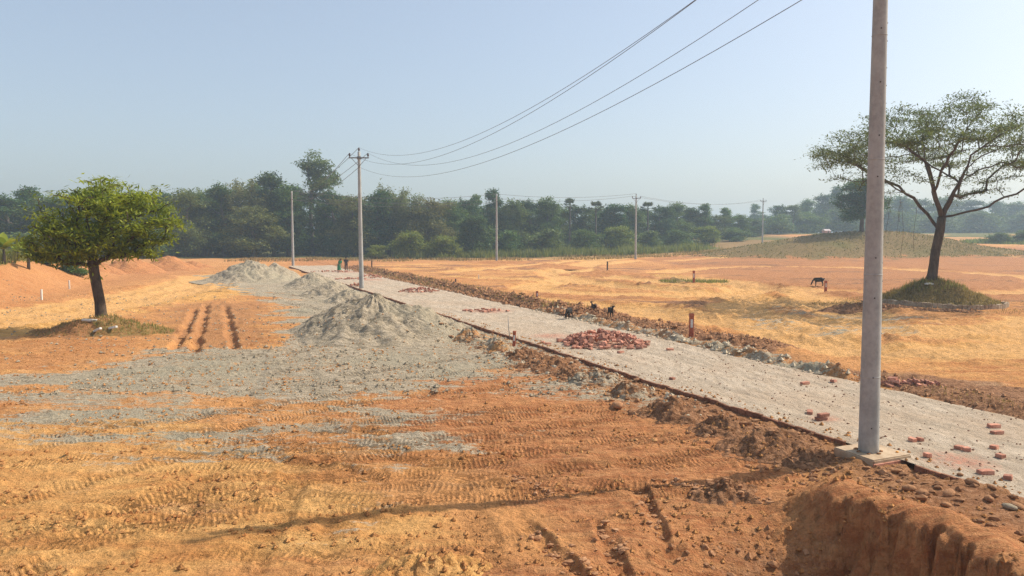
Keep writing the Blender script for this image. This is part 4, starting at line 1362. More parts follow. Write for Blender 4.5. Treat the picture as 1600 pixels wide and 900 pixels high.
V, F = tube([(x, y, surf(x, y) - 0.02), (x - 0.05, y, surf(x, y) + 0.42), (x - 0.08, y, surf(x, y) + 0.9)], [0.014, 0.013, 0.011], 8)
tag(link("iron_rod", pymesh("iron_rod", V, F), M_STEEL), "thin dark iron rod standing beside the leaning marker post", "rod")

# ------------------------------------------------------------------ tree mounds and near trees
def scatter_grass(name, X, Y, h, wdt, mat, seed, parent=None, label=None, zfun=None, lean=0.5):
    r = np.random.default_rng(seed)
    n = len(X)
    Z = (zfun or surf_arr)(X, Y) - 0.02
    a = r.random(n) * 2 * math.pi
    hh = h * (0.5 + r.random(n)); ww = wdt * (0.6 + 0.8 * r.random(n))
    lx, ly = np.cos(a + 1.5) * hh * lean * r.random(n), np.sin(a + 1.5) * hh * lean * r.random(n)
    b0 = np.stack([X - np.cos(a) * ww / 2, Y - np.sin(a) * ww / 2, Z], -1)
    b1 = np.stack([X + np.cos(a) * ww / 2, Y + np.sin(a) * ww / 2, Z], -1)
    t = np.stack([X + lx, Y + ly, Z + hh], -1)
    V = np.stack([b0, b1, t], 1).reshape(-1, 3)
    F = np.arange(3 * n).reshape(-1, 3)
    off = np.zeros(3)
    if parent is not None:
        off = np.array(parent.location)
    me = mesh_from(name, V - off, F, False)
    set_attr(me, "rnd", r.random(n), 'FACE')
    o = link(name, me, mat, parent)
    o["kind"] = "stuff"
    if label:
        o["label"] = label
        o["category"] = "grass"
    return o

def disk_points(n, cx, cy, rx, ry, seed, rot=0.0):
    r = np.random.default_rng(seed)
    rr = np.sqrt(r.random(n)); a = r.random(n) * 2 * math.pi
    x, y = rr * np.cos(a) * rx, rr * np.sin(a) * ry
    return cx + x * math.cos(rot) - y * math.sin(rot), cy + x * math.sin(rot) + y * math.cos(rot)

# left mound
LT = gp(160, 501, 0.45)
m_left = make_heap("tree_mound", "flat earth mound with grass under the green tree on the left", "mound", LT[0] + 0.4, LT[1] - 0.6, 3.1, 2.3, 0.62,
    dict(clod=0.5, red=0.4, grass=lambda X, Y, t: 0.48 * sstep(-0.6, 0.8, X - LT[0] - 0.2 + 0.6 * fbm(X, Y, 2, 3)) * (t > 0.05), dry=0.25), 0, 33, 0.12, 1.6, sharp=0, rings=44, sect=110)
X, Y = disk_points(650, LT[0] + 1.7, LT[1] - 0.7, 1.6, 1.3, 401)
scatter_grass("grass", X, Y, 0.16, 0.03, L_GRAS, 1, m_left)
X, Y = disk_points(1200, LT[0] - 0.4, LT[1] - 0.6, 2.2, 1.9, 402)
scatter_grass("dry_grass", X, Y, 0.13, 0.03, L_DRYG, 2, m_left)
for i, (px, py, ln, rz, tilt, lab) in enumerate([(152, 508, 0.75, 2.4, 0.25, "pale broken post lying steeply on the left tree's mound"), (140, 504, 0.6, 0.1, 0.05, "pale broken post lying flat left of the tree trunk"),
                                                   (176, 507, 0.55, 2.6, 0.2, "short pale stake lying right of the tree trunk")]):
    x, y = gp(px, py, 0.5)
    V, F = box(0, 0, 0, ln, 0.10, 0.09)
    o = link("broken_post", bevel_mesh("broken_post", V, F, 0.012), M_WHITE, None, (x, y, surf(x, y) + 0.09 + ln * 0.5 * math.sin(tilt)))
    o.rotation_euler = (0.1, tilt, rz)
    tag(o, lab, "post", "broken posts on the left mound")

# right mound with its low ring wall
RT = gp(1455, 437, 1.48)
m_right = make_heap("tree_mound", "domed mound of dry grass inside a low brick ring on the right", "mound", RT[0] + 0.2, RT[1] + 0.0, 3.9, 3.6, 1.50,
    dict(clod=0.7, dry=0.75, grass=lambda X, Y, t: 0.35 * sstep(0.55, 0.8, t + 0.1 * fbm(X, Y, 2, 3))), 0, 35, 0.12, 1.4, sharp=0, rings=50, sect=120,
    peaks=[(0.0, 0.0, 0.98, 0.92)])
mc = Vector((RT[0] + 0.2, RT[1], m_right.location.z))
def ring_wall(parent, R, h, n=96):
    r = random.Random(8)
    V = []; F = []
    for k in range(n):
        a0 = 2 * math.pi * k / n + 0.004; a1 = 2 * math.pi * (k + 1) / n - 0.004
        hk = h + r.gauss(0, 0.012)
        b = len(V)
        for (rad, z) in ((R, -0.35), (R + 0.125, -0.35), (R + 0.125, hk), (R, hk)):
            for a in (a0, a1):
                g_ = ground(mc.x + rad * math.cos(a), mc.y + rad * math.sin(a)) - mc.z
                V.append(Vector((rad * math.cos(a), rad * math.sin(a), z + g_)))
        F += [(b, b + 1, b + 3, b + 2), (b + 2, b + 3, b + 5, b + 4), (b + 4, b + 5, b + 7, b + 6), (b + 6, b + 7, b + 1, b), (b, b + 2, b + 4, b + 6), (b + 1, b + 7, b + 5, b + 3)]
    return V, F
V, F = ring_wall(m_right, 3.72, 0.26)
o = link("ring_wall", pymesh("ring_wall", V, F, False), simple_mat("mortared_brick", (0.22, 0.15, 0.09), (0.50, 0.40, 0.28), 3, 0.95), m_right)
o.location = mc - m_right.location
X, Y = disk_points(7000, mc.x, mc.y, 3.5, 3.3, 411)
scatter_grass("dry_grass", X, Y, 0.20, 0.035, L_DRYG, 3, m_right)
X, Y = disk_points(520, mc.x - 0.1, mc.y, 1.9, 1.7, 412)
scatter_grass("grass", X, Y, 0.28, 0.05, L_GRAS, 4, m_right)
# dark apron of turned soil round the ring
r_ = np.random.default_rng(5)
a = r_.random(1500) * 2 * math.pi; rr = 4.0 + 2.2 * r_.random(1500) ** 1.5
X, Y = mc.x + 0.5 + rr * np.cos(a) * 1.25, mc.y - 0.3 + rr * np.sin(a) * 0.95
scatter_grass("dry_grass", X, Y, 0.10, 0.05, L_DRYG, 5, None, "dry grass round the brick ring on the right", surf_arr)
make_ridge  # (the apron's clods follow)
a = np.pi + 0.2 + r_.random(700) * 1.3; rr = 4.6 + 1.0 * r_.random(700)
scatter_rocks("loose_clods", "dark clods on the left edge of the ringed mound", mc.x + rr * np.cos(a) * 1.15, mc.y + rr * np.sin(a), psize(700, 0.03, 0.14, 12, 3), M_STONE, 12)

# --- tree growing
def grow(seeds, tips, rng_, wlen=0.32, wob=0.10, step=0.7, up=0.12):
    """seeds: list of chains of points (the first is the trunk); tips joined greedily. Returns chains (lists of node ids), positions, parents"""
    pos = []; par = []; plen = []; chains = []
    def addn(p, pa):
        pos.append(np.array(p, float)); par.append(pa)
        plen.append(0.0 if pa < 0 else plen[pa] + float(np.linalg.norm(pos[-1] - pos[pa])))
        return len(pos) - 1
    for ci, ch in enumerate(seeds):
        if ci == 0:
            ids = [addn(ch[0], -1)]
        else:
            P = np.array(pos); d = np.linalg.norm(P - np.array(ch[0]), axis=1)
            ids = [int(np.argmin(d))]
        for p in ch[1:]:
            prev = pos[ids[-1]]
            L = np.linalg.norm(np.array(p) - prev); k = max(1, int(L / step))
            for j in range(1, k + 1):
                q = prev + (np.array(p) - prev) * j / k
                if j < k:
                    q = q + rng_.normal(0, wob * 0.5, 3) * (0.3 if ci == 0 else 1)
                ids.append(addn(q, ids[-1]))
        chains.append(ids)
    ntr = max(1, int(len(chains[0]) * 0.75))
    root = pos[chains[0][-1]]
    order = np.argsort([np.linalg.norm(np.array(t) - root) for t in tips])
    tipids = []
    for ti in order:
        t = np.array(tips[ti], float)
        P = np.array(pos); d = np.linalg.norm(P - t, axis=1)
        below = np.clip(P[:, 2] - t[2], 0, None)
        cost = d + wlen * np.array(plen) + 0.8 * below
        cost[:ntr] += 50
        b = int(np.argmin(cost))
        L = d[b]; k = max(2, int(L / step))
        ids = [b]
        st = pos[b].copy()
        for j in range(1, k + 1):
            f = j / k
            q = st + (t - st) * f
            q[2] += up * L * math.sin(math.pi * f) * 0.5
            if j < k:
                q = q + rng_.normal(0, wob, 3) * L / max(L, 1.0)
            ids.append(addn(q, ids[-1]))
        chains.append(ids); tipids.append(ids[-1])
    return np.array(pos), par, chains, tipids

def branch_mesh(name, pos, par, chains, r_tip, r_base, power=0.5, sides=6, flare=1.0):
    n = len(pos)
    cnt = np.zeros(n)
    kids = [0] * n
    for p in par:
        if p >= 0: kids[p] += 1
    for i in range(n - 1, -1, -1):
        if kids[i] == 0: cnt[i] += 1
        if par[i] >= 0: cnt[par[i]] += cnt[i]
    rad = r_tip * cnt ** power
    rad = rad * (r_base / rad.max())if rad.max() > 0 else rad
    rad = np.maximum(rad, r_tip)
    parts = []
    for ci, ids in enumerate(chains):
        if len(ids) < 2: continue
        rr = [min(rad[i], rad[ids[1]] * 1.15) if k == 0 and ci > 0 else rad[i] for k, i in enumerate(ids)]
        if ci == 0:
            for k in range(len(rr)):
                rr[k] *= 1 + flare * math.exp(-k * 1.3) * 0.45
        sd_ = sides + 4 if ci == 0 else sides if rr[0] > 3 * r_tip else max(3, sides - 2)
        parts.append(tube([pos[i] for i in ids], rr, sd_, cap=True))
    V, F = join_parts(parts)
    return pymesh(name, V, F)

def leaf_mesh(name, base, length, width, rng_, upbias=0.5, droop=0.0, outward=None, rnd=None):
    n = len(base)
    d = rng_.normal(0, 1, (n, 3)); d[:, 2] = d[:, 2] * 0.55 - droop
    if outward is not None:
        d = d + outward
    d /= np.linalg.norm(d, axis=1)[:, None] + 1e-9
    up = rng_.normal(0, 0.6, (n, 3)); up[:, 2] += upbias
    side = np.cross(d, up); side /= np.linalg.norm(side, axis=1)[:, None] + 1e-9
    L = (length * (0.6 + 0.8 * rng_.random(n)))[:, None]; W = (width * (0.6 + 0.8 * rng_.random(n)))[:, None]
    v0 = base; v2 = base + d * L
    mid = base + d * L * 0.45
    v1 = mid + side * W * 0.5; v3 = mid - side * W * 0.5
    V = np.stack([v0, v1, v2, v3], 1).reshape(-1, 3)
    F = np.arange(4 * n).reshape(-1, 4)
    me = mesh_from(name, V, F, False)
    set_attr(me, "rnd", rng_.random(n) if rnd is None else rnd, 'FACE')
    return me

def ellipsoid_tips(rng_, blobs, n, shell=0.45, flat=True):
    out = []
    vol = np.array([b[3] * b[4] * b[5] for b in blobs]) ** 0.75
    pr = vol / vol.sum()
    for i in rng_.choice(len(blobs), n, p=pr):
        b = blobs[i]
        v = rng_.normal(0, 1, 3); v /= np.linalg.norm(v)
        if flat and v[2] < -0.35: v[2] *= 0.4
        r = shell + (1 - shell) * rng_.random() ** 0.6
        if not flat and rng_.random() < 0.16: r *= rng_.uniform(1.1, 1.32)
        out.append((b[0] + v[0] * b[3] * r, b[1] + v[1] * b[4] * r, b[2] + v[2] * b[5] * r))
    return out

def clusters(rng_, pos, tipids, par, per, sxy, sz, back=2):
    B = []
    for t in tipids:
        node = t; pts = [pos[t]]
        for _ in range(back):
            if par[node] >= 0:
                node = par[node]; pts.append(pos[node])
        pts = np.array(pts)
        k = rng_.integers(0, len(pts), per)
        g = rng_.normal(0, 1, (per, 3)) * np.array([sxy, sxy, sz])
        B.append(pts[k] + g)
    return np.vstack(B)

def plant_tree(name, label, x, y, z, wood, crown, mw, ml, group=None, cat="tree"):
    e = empty(name, (x, y, z))
    tag(e, label, cat, group)
    link("trunk", wood, mw, e)
    link("crown", crown, ml, e)
    return e

# left tree: dense, bright, feathery
rl = np.random.default_rng(21)
seeds = [[(0, 0, -0.15), (-0.08, 0, 0.8), (-0.28, 0.05, 1.9), (-0.42, 0.05, 2.8)],
         [(-0.42, 0.05, 2.8), (-1.3, -0.4, 3.5), (-2.4, -0.6, 4.0)], [(-0.42, 0.05, 2.8), (0.5, -0.5, 3.6), (1.8, -0.8, 4.3), (2.8, -0.6, 4.7)],
         [(-0.42, 0.05, 2.8), (-0.2, 0.6, 4.0), (0.1, 1.0, 5.4)], [(-0.42, 0.05, 2.8), (0.1, -0.9, 3.8), (0.3, -1.8, 4.9)], [(-0.3, 0.05, 2.3), (0.6, -0.3, 2.75), (1.6, -0.4, 2.9), (2.3, -0.3, 2.85)]]
blobs = [(0.3, 0, 5.3, 2.5, 2.3, 1.55), (1.7, -0.2, 4.7, 2.4, 2.2, 1.5), (-1.5, 0.1, 4.5, 2.0, 2.0, 1.5), (-1.9, 0, 3.5, 1.55, 1.6, 0.95),
         (2.7, 0, 3.9, 1.5, 1.6, 1.1), (-0.4, -1.0, 3.7, 2.2, 1.6, 0.9), (0.6, 0.9, 5.9, 2.0, 1.6, 1.0), (-2.5, -0.2, 2.95, 0.8, 0.9, 0.5), (2.2, -0.4, 3.0, 1.1, 1.0, 0.4)]
blobs += [(-1.9, -0.3, 2.75, 1.0, 1.0, 0.45), (-0.9, -1.0, 3.0, 1.2, 1.0, 0.4), (1.2, -0.8, 3.3, 1.3, 1.0, 0.5)]
blobs = [(0.30 + (b[0] - 0.35) * 0.93, b[1], 4.2 + (b[2] - 4.2) * 0.88 - 0.22, b[3] * 0.85, b[4] * 0.88, b[5] * 0.82) for b in blobs]
tips = ellipsoid_tips(rl, blobs, 270, 0.40, False)
pos, par, chains, tid = grow(seeds, tips, rl, 0.22, 0.07, 0.45)
wood = branch_mesh("trunk", pos, par, chains, 0.010, 0.205, 0.52, 8)
B = clusters(rl, pos, tid, par, 66, 0.25, 0.065, 3)
tone = np.repeat(rl.random(len(tid)), 66)
nf = fbm(B[:, 0] * 1.1, B[:, 2] * 1.3 + B[:, 1], 2, 3)
crown = leaf_mesh("crown", B, 0.25, 0.070, rl, 1.6, 0.16, rnd=np.clip(0.15 + 0.6 * tone + 0.25 * nf + rl.normal(0, 0.18, len(B)), 0, 1))
plant_tree("broadleaf_tree", "bright green feathery tree on the grassy mound at the left", LT[0], LT[1], surf(*LT) - 0.02, wood, crown, M_BARK, L_NEAR)

# right tree: umbrella shaped, open, dark limbs
ru = np.random.default_rng(33)
K = 1.0
seeds = [[(0, 0, -0.2), (0.12, 0, 0.9), (0.22, 0, 1.9), (0.42, 0, 3.0), (0.5, 0, 3.8)],
         [(0.5, 0, 3.8), (-0.2, -0.3, 5.3), (-0.6, -0.6, 6.4), (-1.4, -0.9, 7.3), (-2.7, -1.2, 8.1), (-4.4, -1.4, 8.7)],
         [(-0.3, -0.3, 5.4), (-0.35, 0.6, 7.3), (-0.2, 1.2, 9.0)],
         [(0.45, 0, 3.4), (-0.8, 0.8, 5.0), (-2.0, 1.5, 6.0), (-3.6, 2.0, 7.0), (-5.2, 2.2, 7.5)],
         [(0.5, 0, 3.8), (1.2, -0.5, 5.8), (1.5, -1.0, 7.4), (2.8, -1.6, 8.5), (5.0, -2.0, 9.5)],
         [(1.2, -0.5, 5.8), (2.3, 0.6, 6.8), (3.6, 1.4, 7.6), (6.2, 1.8, 8.6)],
         [(0.5, 0, 3.7), (2.0, -1.0, 4.2), (3.9, -1.6, 5.1), (6.0, -2.0, 6.3), (7.2, -2.0, 7.0)],
         [(-0.3, -0.3, 5.3), (-0.5, -2.0, 6.8), (-0.8, -4.0, 8.2)], [(1.2, -0.5, 5.8), (0.8, 2.2, 7.2), (0.6, 4.2, 8.3)],
         [(-0.8, 0.8, 5.0), (-2.2, 0.2, 5.5), (-3.8, -0.4, 6.3), (-5.6, -0.8, 7.0)]]
tips = []
while len(tips) < 520:
    a = ru.random() * 2 * math.pi; r0 = 7.6 * math.sqrt(ru.random())
    x = r0 * math.cos(a) * (1.0 if math.cos(a) < 0 else 1.12) + 0.4; y = r0 * math.sin(a) * 0.92
    rr = math.hypot(x - 0.4, y)
    ztop = 10.6 - 0.055 * rr * rr + 0.8 * float(perlin(np.array([x * 0.45]), np.array([y * 0.5]), 7)[0])
    zlow = 7.6 - 0.012 * rr * rr
    tips.append((x, y, ztop - (ztop - zlow) * ru.random() ** 1.9))
for _ in range(70):
    sgn = 1 if ru.random() < 0.6 else -1
    x = sgn * (1.5 + 5 * ru.random()); tips.append((x, ru.normal(0, 2.0), 4.6 + abs(x) * 0.22 + ru.random() * 1.6))
pos, par, chains, tid = grow(seeds, tips, ru, 0.20, 0.10, 0.5, 0.10)
wood = branch_mesh("trunk", pos, par, chains, 0.011, 0.26, 0.58, 7)
B = clusters(ru, pos, tid, par, 66, 0.36, 0.07, 2)
crown = leaf_mesh("crown", B, 0.20, 0.065, ru, 1.8, 0.02)
tr = plant_tree("umbrella_tree", "tall umbrella-shaped tree with open dark limbs on the ringed mound", RT[0], RT[1], surf(*RT) - 0.02, wood, crown, M_BARK, L_UMBR)
# hanging vine stems
vp = []
for k in range(9):
    x0, y0, z0 = ru.uniform(-4.2, -0.4), ru.normal(0, 0.8), ru.uniform(4.6, 5.6)
    L = ru.uniform(1.2, 3.4)
    vp.append(tube([(x0 + 0.08 * math.sin(t * 5 + k), y0, z0 - L * t) for t in np.linspace(0, 1, 7)], [0.010] * 7, 3))
link("hanging_vine", pymesh("hanging_vine", *join_parts(vp)), M_BARK, tr)
wp = gp(1441, 442, 1.5)
V, F = rock_template(91, True)
o = link("cloth_scrap", mesh_from("cloth_scrap", V * np.array([0.28, 0.2, 0.12]), F), M_WHITE)
o.location = (RT[0] - 0.55, RT[1] - 0.75, surf(RT[0] - 0.55, RT[1] - 0.75) + 0.03)
tag(o, "white scrap lying at the foot of the umbrella tree", "scrap")

# ------------------------------------------------------------------ background tree kinds (built once, copied)
def proto_broad(seed, Hh, rx, blobs_n, ntips, per, leaf, trunk_r, low=0.18, sxy=0.55, mat=None, flat=0.8, openness=0.4):
    r = np.random.default_rng(seed)
    blobs = []
    zc = Hh * (0.5 + low)
    for k in range(blobs_n):
        a = r.random() * 2 * math.pi; q = r.random() ** 0.5 * rx * 0.62
        zz = Hh * (low + 0.10) + (Hh * (0.86 - low - 0.10)) * ((k + r.random()) / blobs_n)
        s_ = rx * r.uniform(0.36, 0.60) * (1.0 - 0.35 * (zz / Hh))
        blobs.append((q * math.cos(a), q * math.sin(a), zz, s_, s_, s_ * flat))
    blobs.append((0, 0, Hh * 0.86, rx * 0.42, rx * 0.42, Hh * 0.12))
    tips = ellipsoid_tips(r, blobs, ntips, openness)
    seeds = [[(0, 0, -0.3), (r.normal(0, .1), r.normal(0, .1), Hh * 0.22), (r.normal(0, .25), r.normal(0, .25), Hh * 0.42), (r.normal(0, .35), r.normal(0, .35), Hh * 0.66)]]
    pos, par, chains, tid = grow(seeds, tips, r, 0.25, 0.15, 1.2)
    wood = branch_mesh("trunk", pos, par, chains, 0.022, trunk_r, 0.5, 5)
    B = clusters(r, pos, tid, par, per, sxy, sxy * 0.55, 1)
    tone = np.repeat(r.random(len(tid)), per)
    hgt = np.clip(B[:, 2] / Hh, 0, 1)
    crown = leaf_mesh("crown", B, leaf, leaf * 0.55, r, 1.0, 0.1, rnd=np.clip(0.65 * tone + 0.45 * r.random(len(B)) - 0.05, 0, 1))
    return wood, crown

def proto_bamboo(seed, Hh, n_c=34, spread=3.2):
    r = np.random.default_rng(seed)
    parts = []; B = []; O = []
    for k in range(n_c):
        a = r.random() * 2 * math.pi; r0 = 0.9 * math.sqrt(r.random())
        out = spread * r.uniform(0.2, 1.0); hk = Hh * r.uniform(0.65, 1.02)
        pts = []
        for t in np.linspace(0, 1, 9):
            q = r0 + out * t ** 2.6
            zz = hk * (t - 0.16 * t ** 5 * (out / spread))
            pts.append((q * math.cos(a), q * math.sin(a), zz - 0.2 * (t == 0)))
        parts.append(tube(pts, [0.055 * (1 - 0.9 * t) + 0.006 for t in np.linspace(0, 1, 9)], 4))
        P = np.array(pts)
        m = 210
        tt = (0.22 + 0.78 * r.random(m) ** 0.8) * 8
        i = np.minimum(tt.astype(int), 7); f = (tt - i)[:, None]
        b = P[i] * (1 - f) + P[i + 1] * f
        b = b + r.normal(0, 0.34, (m, 3)) * np.array([1, 1, 0.7])
        B.append(b); O.append(np.tile([math.cos(a) * 0.5, math.sin(a) * 0.5, -0.35], (m, 1)))
    wood = pymesh("culms", *join_parts(parts))
    crown = leaf_mesh("crown", np.vstack(B), 0.55, 0.15, r, 0.6, 0.2, np.vstack(O))
    return wood, crown

def proto_palm(seed, Hh):
    r = np.random.default_rng(seed)
    pts = [(0.1 * math.sin(t * 2), 0.05 * t, Hh * 0.84 * t - 0.2 * (t == 0)) for t in np.linspace(0, 1, 8)]
    wood = pymesh("trunk", *tube(pts, [0.24 - 0.09 * t for t in np.linspace(0, 1, 8)], 8))
    V = []; F = []
    c = Vector(pts[-1])
    for k in range(30):
        a = r.random() * 2 * math.pi; el = r.uniform(-0.55, 1.35)
        d = Vector((math.cos(a) * math.cos(el), math.sin(a) * math.cos(el), math.sin(el)))
        hub = c + d * r.uniform(0.9, 1.3)
        side = d.cross(Vector((0, 0, 1))).normalized(); upv = side.cross(d).normalized()
        b = len(V)
        V += [c - side * 0.03, c + side * 0.03, hub + side * 0.03, hub - side * 0.03]; F.append((b, b + 1, b + 2, b + 3))
        for j in range(15):
            th = (j / 14 - 0.5) * 3.9
            dd = (d * math.cos(th) + side * math.sin(th) + upv * 0.15 * math.cos(th * 2)).normalized()
            sd2 = (side * math.cos(th) - d * math.sin(th)).normalized()
            L = r.uniform(0.75, 1.05) * (1.0 if abs(th) < 1.3 else 0.8)
            b = len(V)
            V += [hub, hub + dd * L * 0.5 + sd2 * 0.07, hub + dd * L + Vector((0, 0, -0.12)), hub + dd * L * 0.5 - sd2 * 0.07]
            F.append((b, b + 1, b + 2, b + 3))
    me = pymesh("crown", V, F, False)
    set_attr(me, "rnd", r.random(len(F)), 'FACE')
    return wood, me

PROTO = {}
def add_proto(key, wood, crown, Hh, rx, mw, ml):
    wood.materials.append(mw); crown.materials.append(ml)
    PROTO[key] = (wood, crown, Hh, rx)
add_proto('broadA', *proto_broad(1, 14, 5.2, 17, 290, 46, 0.46, 0.30, 0.0), 14, 5.2, M_BARKD, L_DARK)
add_proto('broadB', *proto_broad(2, 14, 4.6, 16, 280, 46, 0.46, 0.28, 0.02), 14, 4.6, M_BARKD, L_MID)
add_proto('broadC', *proto_broad(3, 13, 5.6, 18, 290, 46, 0.44, 0.30, 0.0), 13, 5.6, M_BARKD, L_OLIV)
add_proto('broadD', *proto_broad(4, 15, 4.2, 15, 270, 46, 0.46, 0.28, 0.02), 15, 4.2, M_BARKD, L_DARK)
add_proto('tall', *proto_broad(5, 22, 5.8, 11, 150, 46, 0.50, 0.34, 0.42, 0.55, None, 0.7, 0.3), 22, 5.8, M_BARKD, L_MID)
add_proto('open', *proto_broad(6, 16, 4.6, 8, 110, 40, 0.48, 0.26, 0.40, 0.5, None, 0.5, 0.3), 16, 4.6, M_BARKD, L_MID)
add_proto('bamboo', *proto_bamboo(7, 14), 14, 4.2, M_BARKD, L_BAMB)
add_proto('bambooB', *proto_bamboo(8, 13, 30, 3.8), 13, 4.8, M_BARKD, L_BAMB)
add_proto('palm', *proto_palm(9, 13), 13, 2.3, M_BARKD, L_PALM)
add_proto('bush', *proto_broad(10, 5, 3.4, 10, 130, 60, 0.34, 0.12, 0.0, 0.40, None, 0.7), 5, 3.4, M_BARKD, L_BUSH)
add_proto('shrub', *proto_broad(11, 4, 3.4, 10, 110, 60, 0.36, 0.10, 0.0, 0.45, None, 0.6), 4, 3.4, M_BARKD, L_MID)
add_proto('round', *proto_broad(12, 10, 4.3, 16, 260, 60, 0.34, 0.30, 0.16, 0.45, None, 0.85), 10, 4.3, M_BARK, L_DARK)

KNAME = dict(broadA='broadleaf_tree', broadB='broadleaf_tree', broadC='broadleaf_tree', broadD='broadleaf_tree', tall='tall_tree', open='open_tree',
             bamboo='bamboo_clump', bambooB='bamboo_clump', palm='fan_palm', bush='bush', shrub='shrub', round='round_tree')
KCAT = dict(bamboo='bamboo', bambooB='bamboo', palm='palm', bush='bush', shrub='shrub')
KTXT = dict(broadA='dark green broad tree', broadB='mid green tree', broadC='olive green broad tree', broadD='narrow dark tree', tall='very tall tree with clumped crown',
            open='tree with a thin open crown', bamboo='arching pale bamboo clump', bambooB='spreading pale bamboo clump', palm='fan palm with ragged round head',
            bush='yellowish green bush', shrub='low green shrub', round='round dark tree')
BELT = []
def put(kind, px, ytop, y, wpx=None, dy=0.0, fixed=None, region='belt'):
    """a plant of a kind at world depth y whose top reaches the height seen at ytop"""
    X, Y, Zt = at_depth(px, ytop, y)
    zb = ground(X, Y) - 0.15
    wood, crown, Hh, rx = PROTO[kind]
    h = max(1.0, Zt - zb)
    sz = h / Hh
    sx = sz if wpx is None else (wpx * y / FPX) / (2 * rx)
    sx = min(max(sx, sz * 0.55), sz * 1.7)
    e = empty(KNAME[kind], (X, Y, zb), rng.random() * 6.28)
    e.scale = (sx, sx, sz)
    wname = 'culms' if 'bamboo' in kind else 'stems' if kind in ('bush', 'shrub') else 'trunk'
    for nm, me in ((wname, wood), ('crown', crown)):
        o = bpy.data.objects.new(nm, me); C.objects.link(o); o.parent = e
    e["category"] = KCAT.get(kind, 'tree')
    if fixed:
        e["label"] = fixed
    else:
        BELT.append((px, kind, e, region))
    return e

# front row of the belt, left to right
row = [('broadA', 8, 300, 150, 110), ('broadD', 42, 287, 155, 70), ('broadB', 78, 303, 150, 90), ('broadA', 118, 298, 152, 100), ('broadD', 160, 294, 156, 90),
       ('broadB', 205, 296, 152, 100), ('broadA', 250, 296, 154, 90), ('broadC', 288, 290, 150, 90), ('bamboo', 318, 284, 158, 90), ('broadA', 348, 282, 156, 90),
       ('bamboo', 384, 268, 158, 90), ('broadD', 425, 264, 160, 70), ('broadB', 448, 285, 156, 80), ('tall', 486, 233, 162, 92), ('broadA', 520, 292, 156, 90),
       ('broadC', 552, 300, 154, 80), ('broadA', 588, 292, 156, 80), ('bambooB', 612, 278, 158, 70), ('bambooB', 642, 290, 157, 70), ('broadC', 668, 305, 154, 90),
       ('broadB', 700, 310, 160, 70), ('broadA', 722, 306, 168, 60), ('open', 743, 301, 172, 40), ('broadD', 772, 291, 166, 38), ('broadB', 800, 310, 166, 60),
       ('broadA', 828, 308, 170, 70), ('broadB', 856, 306, 170, 60), ('palm', 890, 307, 166, 34), ('broadA', 910, 318, 176, 70), ('palm', 932, 312, 168, 36),
       ('broadD', 958, 316, 176, 60), ('broadB', 985, 318, 182, 60), ('palm', 1012, 313, 178, 34), ('broadA', 1034, 318, 186, 60), ('broadB', 1058, 315, 190, 55),
       ('broadD', 1082, 322, 198, 50), ('open', 1102, 316, 198, 34), ('open', 1134, 323, 206, 36), ('broadC', 1120, 334, 204, 50), ('broadB', 1156, 334, 214, 50),
       ('broadA', 1178, 340, 226, 46)]
for t in row:
    put(*t)
# second row that closes the gaps
for (k, px, yt, y, wp) in [('broadD', 20, 308, 172, 110), ('broadA', 95, 306, 172, 120), ('broadB', 180, 304, 172, 120), ('broadA', 265, 302, 172, 120), ('broadD', 335, 292, 174, 100),
                           ('broadB', 400, 284, 174, 100), ('broadA', 465, 290, 176, 110), ('broadD', 535, 304, 174, 100), ('broadB', 605, 300, 174, 110), ('broadA', 685, 318, 180, 100),
                           ('broadD', 760, 318, 186, 90), ('broadA', 845, 316, 190, 90), ('broadB', 935, 322, 196, 90), ('broadA', 1010, 324, 204, 80), ('broadD', 1075, 328, 214, 70), ('broadB', 1140, 338, 232, 70),
                           ('broadA', 655, 312, 168, 90), ('broadB', 725, 318, 176, 80), ('broadA', 790, 320, 178, 80), ('broadD', 815, 322, 182, 70), ('broadB', 880, 324, 182, 80), ('broadA', 955, 328, 186, 80),
                           ('broadB', 985, 330, 192, 70), ('broadA', 1045, 328, 196, 70), ('broadB', 1100, 332, 206, 60), ('broadA', 1165, 344, 222, 50), ('broadD', 560, 306, 168, 90), ('broadB', 300, 300, 166, 90)]:
    put(k, px, yt, y, wp, region='second')
# under-storey along the foot of the belt
for (k, px, yt, y, wp) in [('shrub', 300, 366, 162, 80), ('shrub', 365, 360, 164, 90), ('broadC', 395, 318, 148, 110), ('shrub', 450, 364, 164, 90), ('shrub', 520, 360, 164, 90),
                           ('bush', 590, 382, 138, 44), ('bush', 637, 360, 140, 62), ('bush', 690, 367, 140, 62), ('shrub', 740, 348, 148, 80), ('broadD', 738, 335, 146, 60), ('shrub', 790, 362, 150, 70),
                           ('shrub', 850, 360, 152, 80), ('shrub', 915, 360, 156, 70), ('bush', 968, 352, 158, 60), ('shrub', 1010, 362, 164, 60), ('shrub', 1060, 360, 170, 60), ('bush', 1105, 352, 178, 50),
                           ('shrub', 1150, 356, 196, 50), ('shrub', 15, 365, 140, 90), ('shrub', 90, 362, 142, 90), ('shrub', 230, 360, 144, 90), ('shrub', 160, 358, 143, 90)]:
    put(k, px, yt, y, wp, region='foot')
